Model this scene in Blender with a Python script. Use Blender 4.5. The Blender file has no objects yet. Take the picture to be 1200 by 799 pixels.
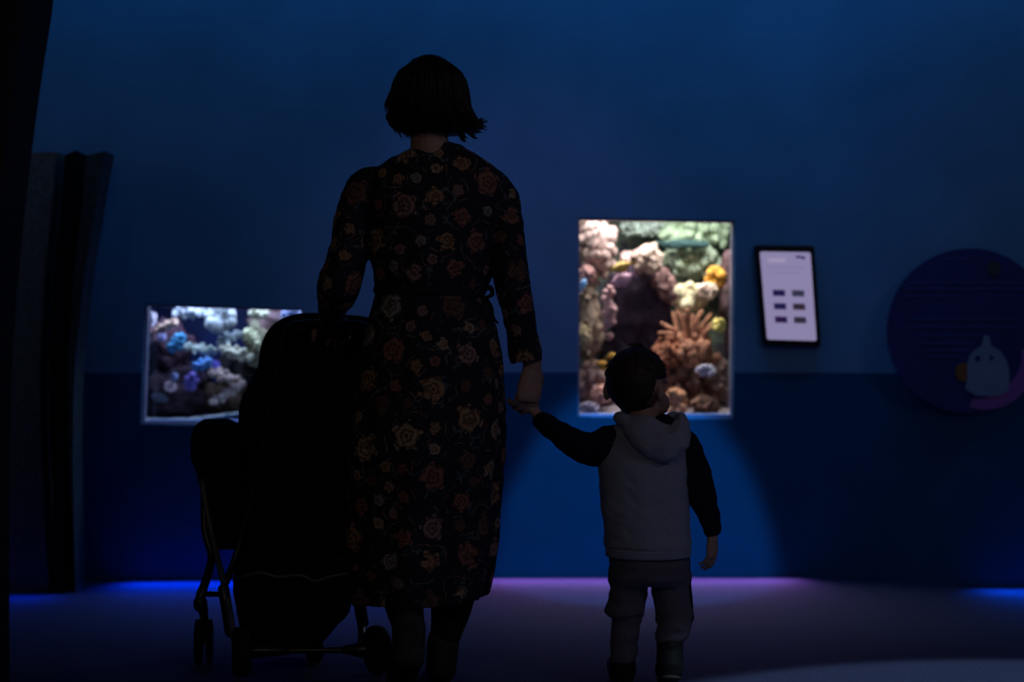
import bpy, bmesh, math, random
import numpy as np
from mathutils import Vector, Matrix, noise
random.seed(7)
S = bpy.context.scene
COL = S.collection
PI = math.pi

# ------------------------------------------------------------------ camera
FPX = 1200 * 50 / 36
CAMZ = 0.91
cam_d = bpy.data.cameras.new('camera'); cam = bpy.data.objects.new('camera', cam_d); COL.objects.link(cam)
cam.location = (0, 0, CAMZ); cam.rotation_euler = (PI / 2, 0, 0)
cam_d.lens = 50; cam_d.sensor_width = 36; cam_d.clip_start = 0.05
cam_d.dof.use_dof = True; cam_d.dof.focus_distance = 3.75; cam_d.dof.aperture_fstop = 1.5
S.camera = cam
S.view_settings.view_transform = 'Standard'; S.view_settings.look = 'None'
S.view_settings.gamma = 1; S.view_settings.use_curve_mapping = False
S.view_settings.exposure = 0.0

# ------------------------------------------------------------------ world + room lamps, added fill
w = bpy.data.worlds.new('world'); S.world = w; w.use_nodes = True
w.node_tree.nodes['Background'].inputs[0].default_value = (0.25, 0.35, 1.0, 1)
w.node_tree.nodes['Background'].inputs[1].default_value = 0.002


def P(px, py, Y):
    return Vector(((px - 600) / FPX * Y, Y, CAMZ - (py - 399.5) / FPX * Y))


def lamp(name, kind, loc, target, energy, color, **kw):
    l = bpy.data.lights.new(name, kind); l.energy = energy; l.color = color
    for k, v in kw.items(): setattr(l, k, v)
    o = bpy.data.objects.new(name, l); COL.objects.link(o); o.location = loc
    o.rotation_euler = (Vector(target) - Vector(loc)).to_track_quat('-Z', 'Y').to_euler()
    return o


BLUE = (0.0, 0.22, 1.0)
# cyan-blue ceiling washers near the far wall
lamp('wash_light', 'AREA', (-0.9, 4.95, 3.15), (-0.9, 5.5, 2.2), 3.9, (0.0, 0.36, 1.0), shape='RECTANGLE', size=3.2, size_y=0.12, spread=math.radians(110))
lamp('wash_light', 'AREA', (1.6, 4.80, 3.15), (1.6, 5.35, 2.2), 3.0, (0.0, 0.36, 1.0), shape='RECTANGLE', size=2.2, size_y=0.12, spread=math.radians(110))
# soft lavender spots on the wall
lamp('lavender_spot', 'SPOT', (0.3, 2.4, 3.1), (-0.04, 5.5, 1.1), 32, (0.62, 0.42, 1.0), spot_size=math.radians(29), spot_blend=1.0, shadow_soft_size=0.1)
lamp('lavender_spot', 'SPOT', (-1.9, 3.2, 3.1), (-1.7, 5.4, 0.95), 3, (0.44, 0.42, 1.0), spot_size=math.radians(40), spot_blend=1.0, shadow_soft_size=0.1)
lamp('lavender_spot', 'SPOT', (1.5, 3.0, 3.1), (1.15, 5.4, 0.9), 5, (0.4, 0.42, 1.0), spot_size=math.radians(36), spot_blend=1.0, shadow_soft_size=0.1)
# blue down-spot: hyperbola on the dado under the tall tank
lamp('dado_spot', 'SPOT', (0.47, 3.1, 3.15), (0.47, 5.5, -0.02), 290, (0.0, 0.40, 1.0), spot_size=math.radians(17.3), spot_blend=0.3, shadow_soft_size=0.03)
# pool of pale light in the right foreground
lamp('floor_spot', 'SPOT', (1.75, 2.35, 3.1), (1.44, 2.50, 0.0), 260, (0.52, 0.74, 0.85), spot_size=math.radians(53), spot_blend=0.08, shadow_soft_size=0.03)
# added weak fill, no known lamp: warm behind camera, lavender from the right
lamp('fill_light', 'AREA', (-0.6, -1.0, 2.9), (0.0, 3.75, 0.9), 5.0, (1.0, 0.86, 0.78), shape='RECTANGLE', size=1.6, size_y=0.6)
lamp('fill_light', 'AREA', (2.4, 1.6, 2.4), (0.3, 3.75, 0.6), 4.0, (0.6, 0.62, 1.0), shape='RECTANGLE', size=0.8, size_y=0.6)

# ------------------------------------------------------------------ helpers


def lin(h):
    h = h.lstrip('#'); c = [int(h[i:i + 2], 16) / 255 for i in (0, 2, 4)]
    return tuple(x / 12.92 if x < 0.04045 else ((x + 0.055) / 1.055) ** 2.4 for x in c)


MATS = {}


def mat(name, color, rough=0.8, var=0.25, scale=20, bump=0.0, spec=0.3, metal=0.0, emit=None, emit_s=1.0, color2=None, bscale=None, detail=3):
    if name in MATS: return MATS[name]
    m = bpy.data.materials.new(name); m.use_nodes = True; nt = m.node_tree; b = nt.nodes['Principled BSDF']
    c = lin(color) if isinstance(color, str) else color
    if color2 is None: c1 = tuple(x * (1 - var) for x in c); c2 = tuple(min(1, x * (1 + var)) for x in c)
    else: c1 = c; c2 = lin(color2) if isinstance(color2, str) else color2
    tc = nt.nodes.new('ShaderNodeTexCoord'); nz = nt.nodes.new('ShaderNodeTexNoise'); nz.inputs['Scale'].default_value = scale; nz.inputs['Detail'].default_value = detail
    nt.links.new(tc.outputs['Object'], nz.inputs['Vector'])
    r = nt.nodes.new('ShaderNodeValToRGB'); r.color_ramp.elements[0].position = 0.35; r.color_ramp.elements[1].position = 0.65
    r.color_ramp.elements[0].color = (*c1, 1); r.color_ramp.elements[1].color = (*c2, 1)
    nt.links.new(nz.outputs['Fac'], r.inputs['Fac']); nt.links.new(r.outputs['Color'], b.inputs['Base Color'])
    b.inputs['Roughness'].default_value = rough; b.inputs['Specular IOR Level'].default_value = spec; b.inputs['Metallic'].default_value = metal
    if bump:
        n2 = nt.nodes.new('ShaderNodeTexNoise'); n2.inputs['Scale'].default_value = bscale or scale * 4; n2.inputs['Detail'].default_value = 3
        nt.links.new(tc.outputs['Object'], n2.inputs['Vector'])
        bp = nt.nodes.new('ShaderNodeBump'); bp.inputs['Strength'].default_value = bump; bp.inputs['Distance'].default_value = 0.01
        nt.links.new(n2.outputs['Fac'], bp.inputs['Height']); nt.links.new(bp.outputs['Normal'], b.inputs['Normal'])
    if emit:
        e = lin(emit) if isinstance(emit, str) else emit
        b.inputs['Emission Color'].default_value = (*e, 1); b.inputs['Emission Strength'].default_value = emit_s
    MATS[name] = m
    return m


def obj(name, bm, m, parent=None, smooth=True):
    me = bpy.data.meshes.new(name)
    if isinstance(bm, bmesh.types.BMesh):
        bmesh.ops.recalc_face_normals(bm, faces=bm.faces[:]); bm.to_mesh(me); bm.free()
    else: me = bm
    o = bpy.data.objects.new(name, me); COL.objects.link(o)
    ms = m if isinstance(m, (list, tuple)) else [m]
    if len(me.materials) == 0:
        for x in ms: me.materials.append(x)
    if smooth:
        for p in me.polygons: p.use_smooth = True
    if parent is not None:
        o.parent = parent
        if not parent.get('_id'): o.matrix_parent_inverse = Matrix.Translation(-parent.location)
    return o


def thing(name, label, cat, loc, group=None):
    o = bpy.data.objects.new(name, None); COL.objects.link(o); o.location = loc; o.empty_display_size = 0.05
    o['label'] = label; o['category'] = cat
    if group: o['group'] = group
    return o


def tag(o, label, cat, group=None):
    o['label'] = label; o['category'] = cat
    if group: o['group'] = group
    return o


def struct(o): o['kind'] = 'structure'; return o


def bx(bm, x0, x1, y0, y1, z0, z1, mi=0):
    vs = [bm.verts.new(v) for v in ((x0, y0, z0), (x1, y0, z0), (x1, y1, z0), (x0, y1, z0), (x0, y0, z1), (x1, y0, z1), (x1, y1, z1), (x0, y1, z1))]
    for f in ((0, 3, 2, 1), (4, 5, 6, 7), (0, 1, 5, 4), (1, 2, 6, 5), (2, 3, 7, 6), (3, 0, 4, 7)):
        bm.faces.new([vs[i] for i in f]).material_index = mi
    return vs


def prism(bm, pts, dvec):
    """closed polygon pts (Vectors) extruded along dvec"""
    a = [bm.verts.new(p) for p in pts]; b = [bm.verts.new(p + dvec) for p in pts]
    n = len(pts); bm.faces.new(a); bm.faces.new(b[::-1])
    for i in range(n): bm.faces.new((a[i], a[(i + 1) % n], b[(i + 1) % n], b[i]))


def loft(bm, rings, cap=True):
    R = [[bm.verts.new(p) for p in r] for r in rings]; n = len(R[0])
    for a, b in zip(R, R[1:]):
        for i in range(n): bm.faces.new((a[i], a[(i + 1) % n], b[(i + 1) % n], b[i]))
    if cap: bm.faces.new(R[0][::-1]); bm.faces.new(R[-1])


def ering(cx, cy, z, rx, ry, n=40, fn=None, ex=2.0):
    out = []
    for i in range(n):
        t = 2 * PI * i / n; k = fn(t) if fn else 1
        c, s = math.cos(t), math.sin(t)
        c2 = math.copysign(abs(c) ** (2 / ex), c); s2 = math.copysign(abs(s) ** (2 / ex), s)
        out.append(Vector((cx + rx * c2 * k, cy + ry * s2 * k, z)))
    return out


def cr(pts, m=4):
    """Catmull-Rom resample of tuples"""
    pts = [np.array(p, float) for p in pts]
    if len(pts) < 3 or m < 2: 
        return [pts[0] + (pts[-1] - pts[0]) * i / m for i in range(m + 1)] if len(pts) == 2 else pts
    q = [2 * pts[0] - pts[1]] + pts + [2 * pts[-1] - pts[-2]]; out = []
    for i in range(1, len(q) - 2):
        for j in range(m):
            t = j / m
            out.append(0.5 * ((2 * q[i]) + (-q[i - 1] + q[i + 1]) * t + (2 * q[i - 1] - 5 * q[i] + 4 * q[i + 1] - q[i + 2]) * t * t + (-q[i - 1] + 3 * q[i] - 3 * q[i + 1] + q[i + 2]) * t ** 3))
    out.append(pts[-1]); return out


def tube(bm, pts, rad, n=12, m=4, round_ends=True, flat=1.0, up=None):
    """tube through pts with radii; flat scales the second axis"""
    if not isinstance(rad, (list, tuple)): rad = [rad] * len(pts)
    q = cr([(*p, r) for p, r in zip(pts, rad)], m)
    ps = [Vector(x[:3]) for x in q]; rs = [max(1e-4, x[3]) for x in q]
    if round_ends:
        d0 = (ps[0] - ps[1]).normalized(); d1 = (ps[-1] - ps[-2]).normalized(); a, b, ra, rb = ps[0], ps[-1], rs[0], rs[-1]
        for f, g in ((0.5, 0.866), (0.87, 0.5), (0.985, 0.17)):
            ps.insert(0, a + d0 * ra * f); rs.insert(0, ra * g); ps.append(b + d1 * rb * f); rs.append(rb * g)
    t = (ps[1] - ps[0]).normalized()
    u = Vector(up) if up else (Vector((0, 0, 1)) if abs(t.z) < 0.9 else Vector((1, 0, 0)))
    rings = []
    for i, p in enumerate(ps):
        t = (ps[min(i + 1, len(ps) - 1)] - ps[max(i - 1, 0)]).normalized()
        u = (u - t * u.dot(t)); u = u.normalized() if u.length > 1e-6 else t.orthogonal().normalized()
        v = t.cross(u)
        rings.append([p + (u * math.cos(2 * PI * k / n) * flat + v * math.sin(2 * PI * k / n)) * rs[i] for k in range(n)])
    loft(bm, rings)


def ell(bm, c, r, rot=None, sub=3):
    M = Matrix.Translation(Vector(c))
    if rot is not None: M = M @ rot.to_4x4()
    rr = r if hasattr(r, '__len__') else (r, r, r)
    M = M @ Matrix.Diagonal((*rr, 1))
    return bmesh.ops.create_icosphere(bm, subdivisions=sub, radius=1, matrix=M)['verts']


def lumpy(bm, c, r, amp=0.25, f=3.0, rot=None, sub=3, seed=0):
    vs = ell(bm, c, r, rot, sub); rr = max(r) if hasattr(r, '__len__') else r; c = Vector(c)
    for v in vs:
        d = v.co - c
        k = noise.fractal((d / rr * f) + Vector((seed * 7.3, seed * 1.7, 0)), 1.0, 2.0, 3)
        v.co = c + d * (1 + amp * k)


def remesh(bm, voxel, it=4, fac=0.5):
    """union of closed shapes into one continuous surface"""
    bmesh.ops.recalc_face_normals(bm, faces=bm.faces[:])
    me = bpy.data.meshes.new('tmp'); bm.to_mesh(me); bm.free()
    o = bpy.data.objects.new('tmp', me); COL.objects.link(o)
    r = o.modifiers.new('r', 'REMESH'); r.mode = 'VOXEL'; r.voxel_size = voxel
    s = o.modifiers.new('s', 'SMOOTH'); s.iterations = it; s.factor = fac
    dg = bpy.context.evaluated_depsgraph_get(); dg.update()
    out = bpy.data.meshes.new_from_object(o.evaluated_get(dg))
    bpy.data.objects.remove(o); bpy.data.meshes.remove(me)
    return out


def coords(me):
    a = np.empty(len(me.vertices) * 3, np.float32); me.vertices.foreach_get('co', a); return a.reshape(-1, 3)


def normals(me):
    a = np.empty(len(me.vertices) * 3, np.float32); me.vertices.foreach_get('normal', a); return a.reshape(-1, 3)


def displace(me, fn):
    """move vertices along normals by fn(co)->m"""
    n = normals(me).copy(); c = coords(me)
    d = np.array([fn(Vector(p)) for p in c.tolist()], np.float32)
    me.vertices.foreach_set('co', (c + n * d[:, None]).ravel()); me.update()


# ------------------------------------------------------------------ structure
def wallY(X):
    pts = [(-3.2, 5.32), (-2.0, 5.38), (-1.2, 5.42), (-0.3, 5.49), (0.2, 5.5), (1.1, 5.5), (1.75, 5.26), (3.2, 5.2)]
    if 1.1 < X < 1.75: u = (X - 1.1) / .65; return 5.5 - .24 * u * u * (3 - 2 * u)
    for (a, ya), (b, yb) in zip(pts, pts[1:]):
        if a <= X <= b: return ya + (yb - ya) * (X - a) / (b - a)
    return 5.35


def W(px, py, off=0.0):
    """point of the far wall seen at a pixel, off metres in front of it"""
    Y = 5.4
    for _ in range(30): Y = wallY((px - 600) / FPX * Y) - off
    return P(px, py, Y)


m_up = mat('upper_wall_paint', (0.125, 0.29, 0.47), 0.85, 0.08, 3, 0.15, 0.15, bscale=90)
m_lo = mat('blue_dado_paint', (0.007, 0.085, 0.19), 0.8, 0.08, 4, 0.15, 0.15, bscale=90)
m_blk = mat('black_paint', (0.006, 0.006, 0.009), 0.8, 0.2, 10)
m_carpet = mat('carpet', (0.06, 0.065, 0.14), 0.95, 0.3, 160, 0.6, 0.1, bscale=400)

H1 = dict(xl=(165, 497, 170, 356), xr=(350, 499, 355, 362))      # left tank opening (bottom px, top px)
H2 = dict(xl=(677, 488, 677, 255), xr=(859, 492, 861, 258))
SPLIT = W(600, 436.5).z


def hole(h):
    bl = W(h['xl'][0], h['xl'][1]); tl = W(h['xl'][2], h['xl'][3]); br = W(h['xr'][0], h['xr'][1]); tr = W(h['xr'][2], h['xr'][3])
    return bl, tl, br, tr


hol = [hole(H1), hole(H2)]
bm = bmesh.new()


def wp(x, z): return Vector((x, wallY(x), z))


def quad(bm, a, b, c, d, mi=0):
    f = bm.faces.new([bm.verts.new(p) for p in (a, b, c, d)]); f.material_index = mi


TOPZ = 3.2
xs = [-3.2, -2.6, -2.0, -1.2]
cuts = []
for bl, tl, br, tr in hol: cuts.append((min(bl.x, tl.x), max(br.x, tr.x)))
stations = sorted(set([-3.2, -2.6, -2.0, -1.2, -0.3, 0.2, 1.1, 1.75, 3.2] + [1.1 + .065 * i for i in range(1, 10)] + [c for k in cuts for c in k]))
for a, b in zip(stations, stations[1:]):
    inside = None
    for k, (l, r) in enumerate(cuts):
        if a >= l - 1e-6 and b <= r + 1e-6: inside = k
    if inside is None:
        quad(bm, wp(a, 0.0), wp(b, 0.0), wp(b, SPLIT), wp(a, SPLIT), 1)
        quad(bm, wp(a, SPLIT), wp(b, SPLIT), wp(b, TOPZ), wp(a, TOPZ), 0)
    else:
        l, r = cuts[inside]; bl, tl, br, tr = hol[inside]
        fa, fb = (a - l) / (r - l), (b - l) / (r - l)
        zb = lambda f: bl.z + (br.z - bl.z) * f
        zt = lambda f: tl.z + (tr.z - tl.z) * f
        quad(bm, wp(a, 0.0), wp(b, 0.0), wp(b, zb(fb)), wp(a, zb(fa)), 1)
        quad(bm, wp(a, zt(fa)), wp(b, zt(fb)), wp(b, TOPZ), wp(a, TOPZ), 0)
        # narrow wedges beside the slanted edges
for (l, r), (bl, tl, br, tr) in zip(cuts, hol):
    for e, (b_, t_) in ((l, (bl, tl)), (r, (br, tr))):
        def at(z): return b_.x + (t_.x - b_.x) * (z - b_.z) / (t_.z - b_.z)
        zs = [b_.z] + [SPLIT] + [t_.z]
        for z0, z1, mi in ((zs[0], zs[1], 1), (zs[1], zs[2], 0)):
            if abs(at(z0) - e) + abs(at(z1) - e) > 1e-5:
                p = [wp(e, z0), wp(at(z0), z0), wp(at(z1), z1), wp(e, z1)]
                try: quad(bm, *p, mi)
                except Exception: pass
    # reveals 5 cm deep
    D = Vector((0, 0.05, 0)); q = [wp(bl.x, bl.z), wp(br.x, br.z), wp(tr.x, tr.z), wp(tl.x, tl.z)]
    for i in range(4): quad(bm, q[i], q[(i + 1) % 4], q[(i + 1) % 4] + D, q[i] + D, 0)
bmesh.ops.remove_doubles(bm, verts=bm.verts, dist=1e-5)
bw = struct(obj('wall_back', bm, [m_up, m_lo]))
es_ = bw.modifiers.new('edges', 'EDGE_SPLIT'); es_.split_angle = math.radians(30)

bm = bmesh.new(); bx(bm, -3.2, 3.2, -2.0, 7.0, -0.1, 0.0); struct(obj('floor', bm, m_carpet, smooth=False))
bm = bmesh.new(); bx(bm, -3.2, 3.2, -2.0, 7.0, 3.2, 3.3); struct(obj('ceiling', bm, m_blk, smooth=False))
bm = bmesh.new(); bx(bm, -3.3, -3.2, -2.0, 7.0, 0, 3.2); struct(obj('wall_left', bm, m_blk, smooth=False))
bm = bmesh.new(); bx(bm, 3.2, 3.3, -2.0, 7.0, 0, 3.2); struct(obj('wall_right', bm, m_blk, smooth=False))
bm = bmesh.new(); bx(bm, -3.2, 3.2, -2.1, -2.0, 0, 3.2); struct(obj('wall_front', bm, m_blk, smooth=False))

def strip(x0, x1, color, e, fwd=0.0):
    """LED line at the foot of the wall, washing the carpet"""
    a, b = (x0, wallY(x0)), (x1, wallY(x1)); L = math.hypot(b[0] - a[0], b[1] - a[1])
    l = bpy.data.lights.new('skirting_light', 'AREA'); l.energy = e; l.color = color; l.shape = 'RECTANGLE'; l.size = L; l.size_y = 0.02; l.spread = math.radians(95)
    o = bpy.data.objects.new('skirting_light', l); COL.objects.link(o); o.location = ((a[0] + b[0]) / 2, (a[1] + b[1]) / 2 - 0.025 - fwd, 0.12)
    yaw = math.atan2(b[1] - a[1], b[0] - a[0])
    o.rotation_euler = (Matrix.Rotation(yaw, 4, 'Z') @ Matrix.Rotation(math.radians(-42), 4, 'X')).to_euler()


strip(-1.45, -0.95, (0.0, 0.06, 1.0), 1.9)
strip(-0.95, -0.3, (0.0, 0.06, 1.0), 2.1)
strip(-0.15, 1.08, (0.75, 0.30, 1.0), 2.1)
strip(1.72, 2.5, (0.0, 0.12, 1.0), 2.0)
strip(-1.98, -1.62, (0.0, 0.06, 1.0), 0.3, 0.26)

# ------------------------------------------------------------------ aquariums
m_rim = mat('tank_rim', (0.22, 0.21, 0.30), 0.4, 0.1, 20)
gl = bpy.data.materials.new('tank_glass'); gl.use_nodes = True; nt = gl.node_tree; nt.nodes.clear()
o_ = nt.nodes.new('ShaderNodeOutputMaterial'); mx = nt.nodes.new('ShaderNodeMixShader'); tr_ = nt.nodes.new('ShaderNodeBsdfTransparent'); gs = nt.nodes.new('ShaderNodeBsdfGlossy')
tr_.inputs[0].default_value = (0.92, 0.96, 1.0, 1); gs.inputs['Roughness'].default_value = 0.05; mx.inputs[0].default_value = 0.04
nt.links.new(tr_.outputs[0], mx.inputs[1]); nt.links.new(gs.outputs[0], mx.inputs[2]); nt.links.new(mx.outputs[0], o_.inputs[0])


m_ledge = mat('ledge_pale_blue', (0.30, 0.42, 0.80), 0.5, 0.2, 14)


def tank(h, depth, above, m_back, m_sand, label, sand_h):
    bl, tl, br, tr = h
    x0, x1 = min(bl.x, tl.x) - 0.09, max(br.x, tr.x) + 0.09
    yf = max(wallY(x0), wallY(x1)) + 0.055; yb = yf + depth
    z0 = min(bl.z, br.z) - 0.02; z1 = max(tl.z, tr.z) + above
    root = thing('aquarium', label, 'aquarium', ((x0 + x1) / 2, (yf + yb) / 2, z0))
    t = 0.012; bm = bmesh.new()
    bx(bm, x0 - t, x1 + t, yb, yb + t, z0 - t, z1 + t)          # back
    bx(bm, x0 - t, x0, yf, yb, z0 - t, z1 + t); bx(bm, x1, x1 + t, yf, yb, z0 - t, z1 + t)
    bx(bm, x0, x1, yf, yb, z0 - t, z0); bx(bm, x0, x1, yf, yb, z1, z1 + t)
    obj('basin', bm, m_back, root, smooth=False)
    bm = bmesh.new(); bx(bm, x0, x1, yf, yf + 0.008, z0, z1); obj('glass_pane', bm, gl, root, smooth=False)
    # rim around the opening
    bm = bmesh.new(); y = lambda p: wallY(p.x)
    rw = 0.008
    q = [wp(bl.x, bl.z), wp(br.x, br.z), wp(tr.x, tr.z), wp(tl.x, tl.z)]; c = sum(q, Vector()) / 4
    for i in range(4):
        a, b = q[i], q[(i + 1) % 4]
        ai = a + Vector((math.copysign(rw, c.x - a.x), 0, math.copysign(rw, c.z - a.z))); bi = b + Vector((math.copysign(rw, c.x - b.x), 0, math.copysign(rw, c.z - b.z)))
        prism(bm, [a + Vector((0, .012, 0)), b + Vector((0, .012, 0)), bi + Vector((0, .012, 0)), ai + Vector((0, .012, 0))], Vector((0, 0.038, 0)))
    obj('frame', bm, m_rim, root, smooth=False)
    bm = bmesh.new(); bx(bm, min(bl.x, tl.x) + .01, max(br.x, tr.x) - .01, yf - .05, yf - .002, min(bl.z, br.z) + .004, min(bl.z, br.z) + .022)
    obj('ledge', bm, m_ledge, root, smooth=False)
    # gravel bed
    bm = bmesh.new(); nx = 36; ny = 10
    g = [[bm.verts.new((x0 + (x1 - x0) * i / nx, yf + 0.012 + (depth - 0.02) * j / ny, z0 + sand_h(i / nx, j / ny) + 0.008 * noise.noise(Vector((i * .7, j * .9, 3))))) for i in range(nx + 1)] for j in range(ny + 1)]
    for j in range(ny):
        for i in range(nx): bm.faces.new((g[j][i], g[j][i + 1], g[j + 1][i + 1], g[j + 1][i]))
    sv = obj('sand_bed', bm, m_sand, root); 
    sd = sv.modifiers.new('s', 'SOLIDIFY'); sd.thickness = 0.01; sd.offset = -1
    # lamp tube above the water
    bm = bmesh.new(); tube(bm, [(x0 + .05, yf + depth * .5, z1 - .03), (x1 - .05, yf + depth * .5, z1 - .03)], 0.012)
    obj('lamp_tube', bm, mat('lamp_tube_glass', (0.8, 0.8, 0.8), emit=(0.7, 0.8, 1.0), emit_s=3.0), root)
    return root, x0, x1, yf, yb, z0, z1


m_tb1 = mat('tank_back_blue', (0.002, 0.012, 0.085), 0.6, 0.35, 6)
m_tb2 = mat('tank_back_green', (0.035, 0.035, 0.045), 0.9, 0.5, 14, color2=(0.16, 0.20, 0.13))
m_s1 = mat('pale_sand', (0.45, 0.5, 0.5), 0.9, 0.2, 60, 0.4)
m_s2 = mat('pink_gravel', (0.32, 0.25, 0.25), 0.9, 0.25, 60, 0.4)
T1 = tank(hol[0], 0.52, 0.16, m_tb1, m_s1, 'low wide aquarium of pale corals on dark blue behind the stroller', lambda u, v: 0.035 + 0.035 * max(0, min(1, (u - .25) * 3)) * (1 - 0.3 * v))
T2 = tank(hol[1], 0.56, 0.18, m_tb2, m_s2, 'tall bright aquarium of brown and orange corals beyond the child', lambda u, v: 0.012 + 0.12 * v)
for T, e, c, sp in ((T1, 3.6, (0.52, 0.66, 1.0), 150), (T2, 9.5, (1.0, 0.92, 0.86), 150)):
    r, x0, x1, yf, yb, z0, z1 = T
    lamp('aquarium_lamp', 'AREA', ((x0 + x1) / 2, yf + 0.16, z1 - 0.045), ((x0 + x1) / 2, yf + 0.20, z0), e, c, shape='RECTANGLE', size=(x1 - x0) * .9, size_y=0.14, spread=math.radians(sp))

PAL = {}


def pm(h, rough=0.75, var=0.35, sc=45):
    if h not in PAL: PAL[h] = mat('coral_' + h.strip('#'), h, rough, var, sc, 0.5, 0.25)
    return PAL[h]


def coral(name, label, cat, px, py, hw, hh, Y, h, style='lobes', rot=0, dep=None, group=None, n=9, seed=None):
    c = P(px, py, Y); s = Y / FPX; a, b = hw * s, hh * s; d = dep or max(0.02, min(a, b) * 0.8)
    rnd = random.Random(seed if seed is not None else int(px * 13 + py * 7)); bm = bmesh.new()
    R = Matrix.Rotation(math.radians(-rot), 3, 'Y')
    if style == 'rock':
        lumpy(bm, c, (a, d, b), 0.45, 2.6, R, 4, rnd.random() * 9)
    elif style == 'lobes':
        lumpy(bm, c, (a * .72, d * .7, b * .6), 0.4, 2.2, R, 3, rnd.random() * 9)
        for k in range(n):
            t = 2 * PI * (k + rnd.random() * .5) / n; rr = min(a, b) * rnd.uniform(.32, .5)
            q = c + R @ Vector(((a - rr) * math.cos(t), rnd.uniform(-.7, .3) * d, (b - rr) * math.sin(t)))
            lumpy(bm, q, (rr, rr * .9, rr), 0.25, 2, None, 2, k + rnd.random())
    elif style == 'fingers':
        base = c + R @ Vector((0, 0, -b * .6)); lumpy(bm, base, (a * .6, d * .8, b * .4), 0.4, 3, R, 3, rnd.random() * 9)
        for k in range(46):
            t = rnd.uniform(0, 2 * PI); q = math.sqrt(rnd.random()); r0 = a * rnd.uniform(.07, .13)
            lumpy(bm, base + Vector((a * .8 * q * math.cos(t), -d * (1 - q * q), b * .55 * q * math.sin(t))), (r0, r0, r0 * 1.4), .3, 2, None, 2, k * .3)
        for k in range(n):
            t = (k + .5) / n * 2 - 1; x = t * a * .85
            tip = c + R @ Vector((x * 1.05, rnd.uniform(-.8, .5) * d, b * (0.95 - .35 * t * t - .25 * rnd.random())))
            mid = base.lerp(tip, .55) + Vector((rnd.uniform(-.12, .12) * a, 0, 0)); tip.z -= abs(rnd.gauss(0, .22)) * b; r0 = a / n * 1.25
            tube(bm, [base.lerp(Vector((tip.x, base.y, base.z)), .7), mid, tip], [r0, r0 * .85, r0 * .7], 8, 3)
    elif style == 'frill':
        for k in range(n * 4):
            t = rnd.uniform(0, 2 * PI); q = math.sqrt(rnd.random()); rr = min(a, b) * rnd.uniform(.12, .24)
            p = c + R @ Vector(((a - rr) * q * math.cos(t), -d * (1 - q * q) * .8 + rnd.uniform(-.2, .2) * d, (b - rr) * q * math.sin(t)))
            lumpy(bm, p, (rr, rr * .8, rr * 1.25), 0.3, 2, None, 2, k * .37)
        lumpy(bm, c + Vector((0, d * .2, 0)), (a * .78, d * .8, b * .78), 0.3, 2, R, 3, rnd.random() * 9)
    o = obj(name, bm, h if not isinstance(h, str) else pm(h))
    c0 = coords(o.data); z = c0[:, 2].min(); org = Vector((c.x, c.y, float(z)))
    o.data.transform(Matrix.Translation(-org)); o.location = org
    tag(o, label, cat, group)
    return o


def fish(label, px, py, L, Y, h, h2, ang=0, tall=.42, group=None):
    c = P(px, py, Y); s = L * Y / FPX; root = thing('fish', label, 'fish', c, group)
    M = Matrix.Translation(c) @ Matrix.Rotation(math.radians(-ang), 4, 'Y')
    bm = bmesh.new(); rings = []
    for t, r in ((0, .02), (.08, .45), (.25, .85), (.45, 1), (.65, .75), (.82, .35), (.9, .22)):
        rings.append([Vector(((.5 - t) * s, math.cos(2 * PI * k / 12) * r * s * .14, math.sin(2 * PI * k / 12) * r * s * tall / 2)) for k in range(12)])
    loft(bm, rings); bmesh.ops.transform(bm, matrix=M, verts=bm.verts); obj('body', bm, pm(h, .4), root)
    def fin(nm, pts):
        bm = bmesh.new(); prism(bm, [Vector((x * s, -.008 * s, z * s)) for x, z in pts], Vector((0, .016 * s, 0))); bmesh.ops.transform(bm, matrix=M, verts=bm.verts); obj(nm, bm, pm(h2, .5), root, smooth=False)
    fin('tail_fin', [(-.36, -.04), (-.36, .04), (-.58, .18), (-.52, 0), (-.58, -.18)])
    fin('dorsal_fin', [(.2, tall * .42), (0, tall * .62), (-.25, tall * .42), (-.3, tall * .2), (0, tall * .35)])
    return root


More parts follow.
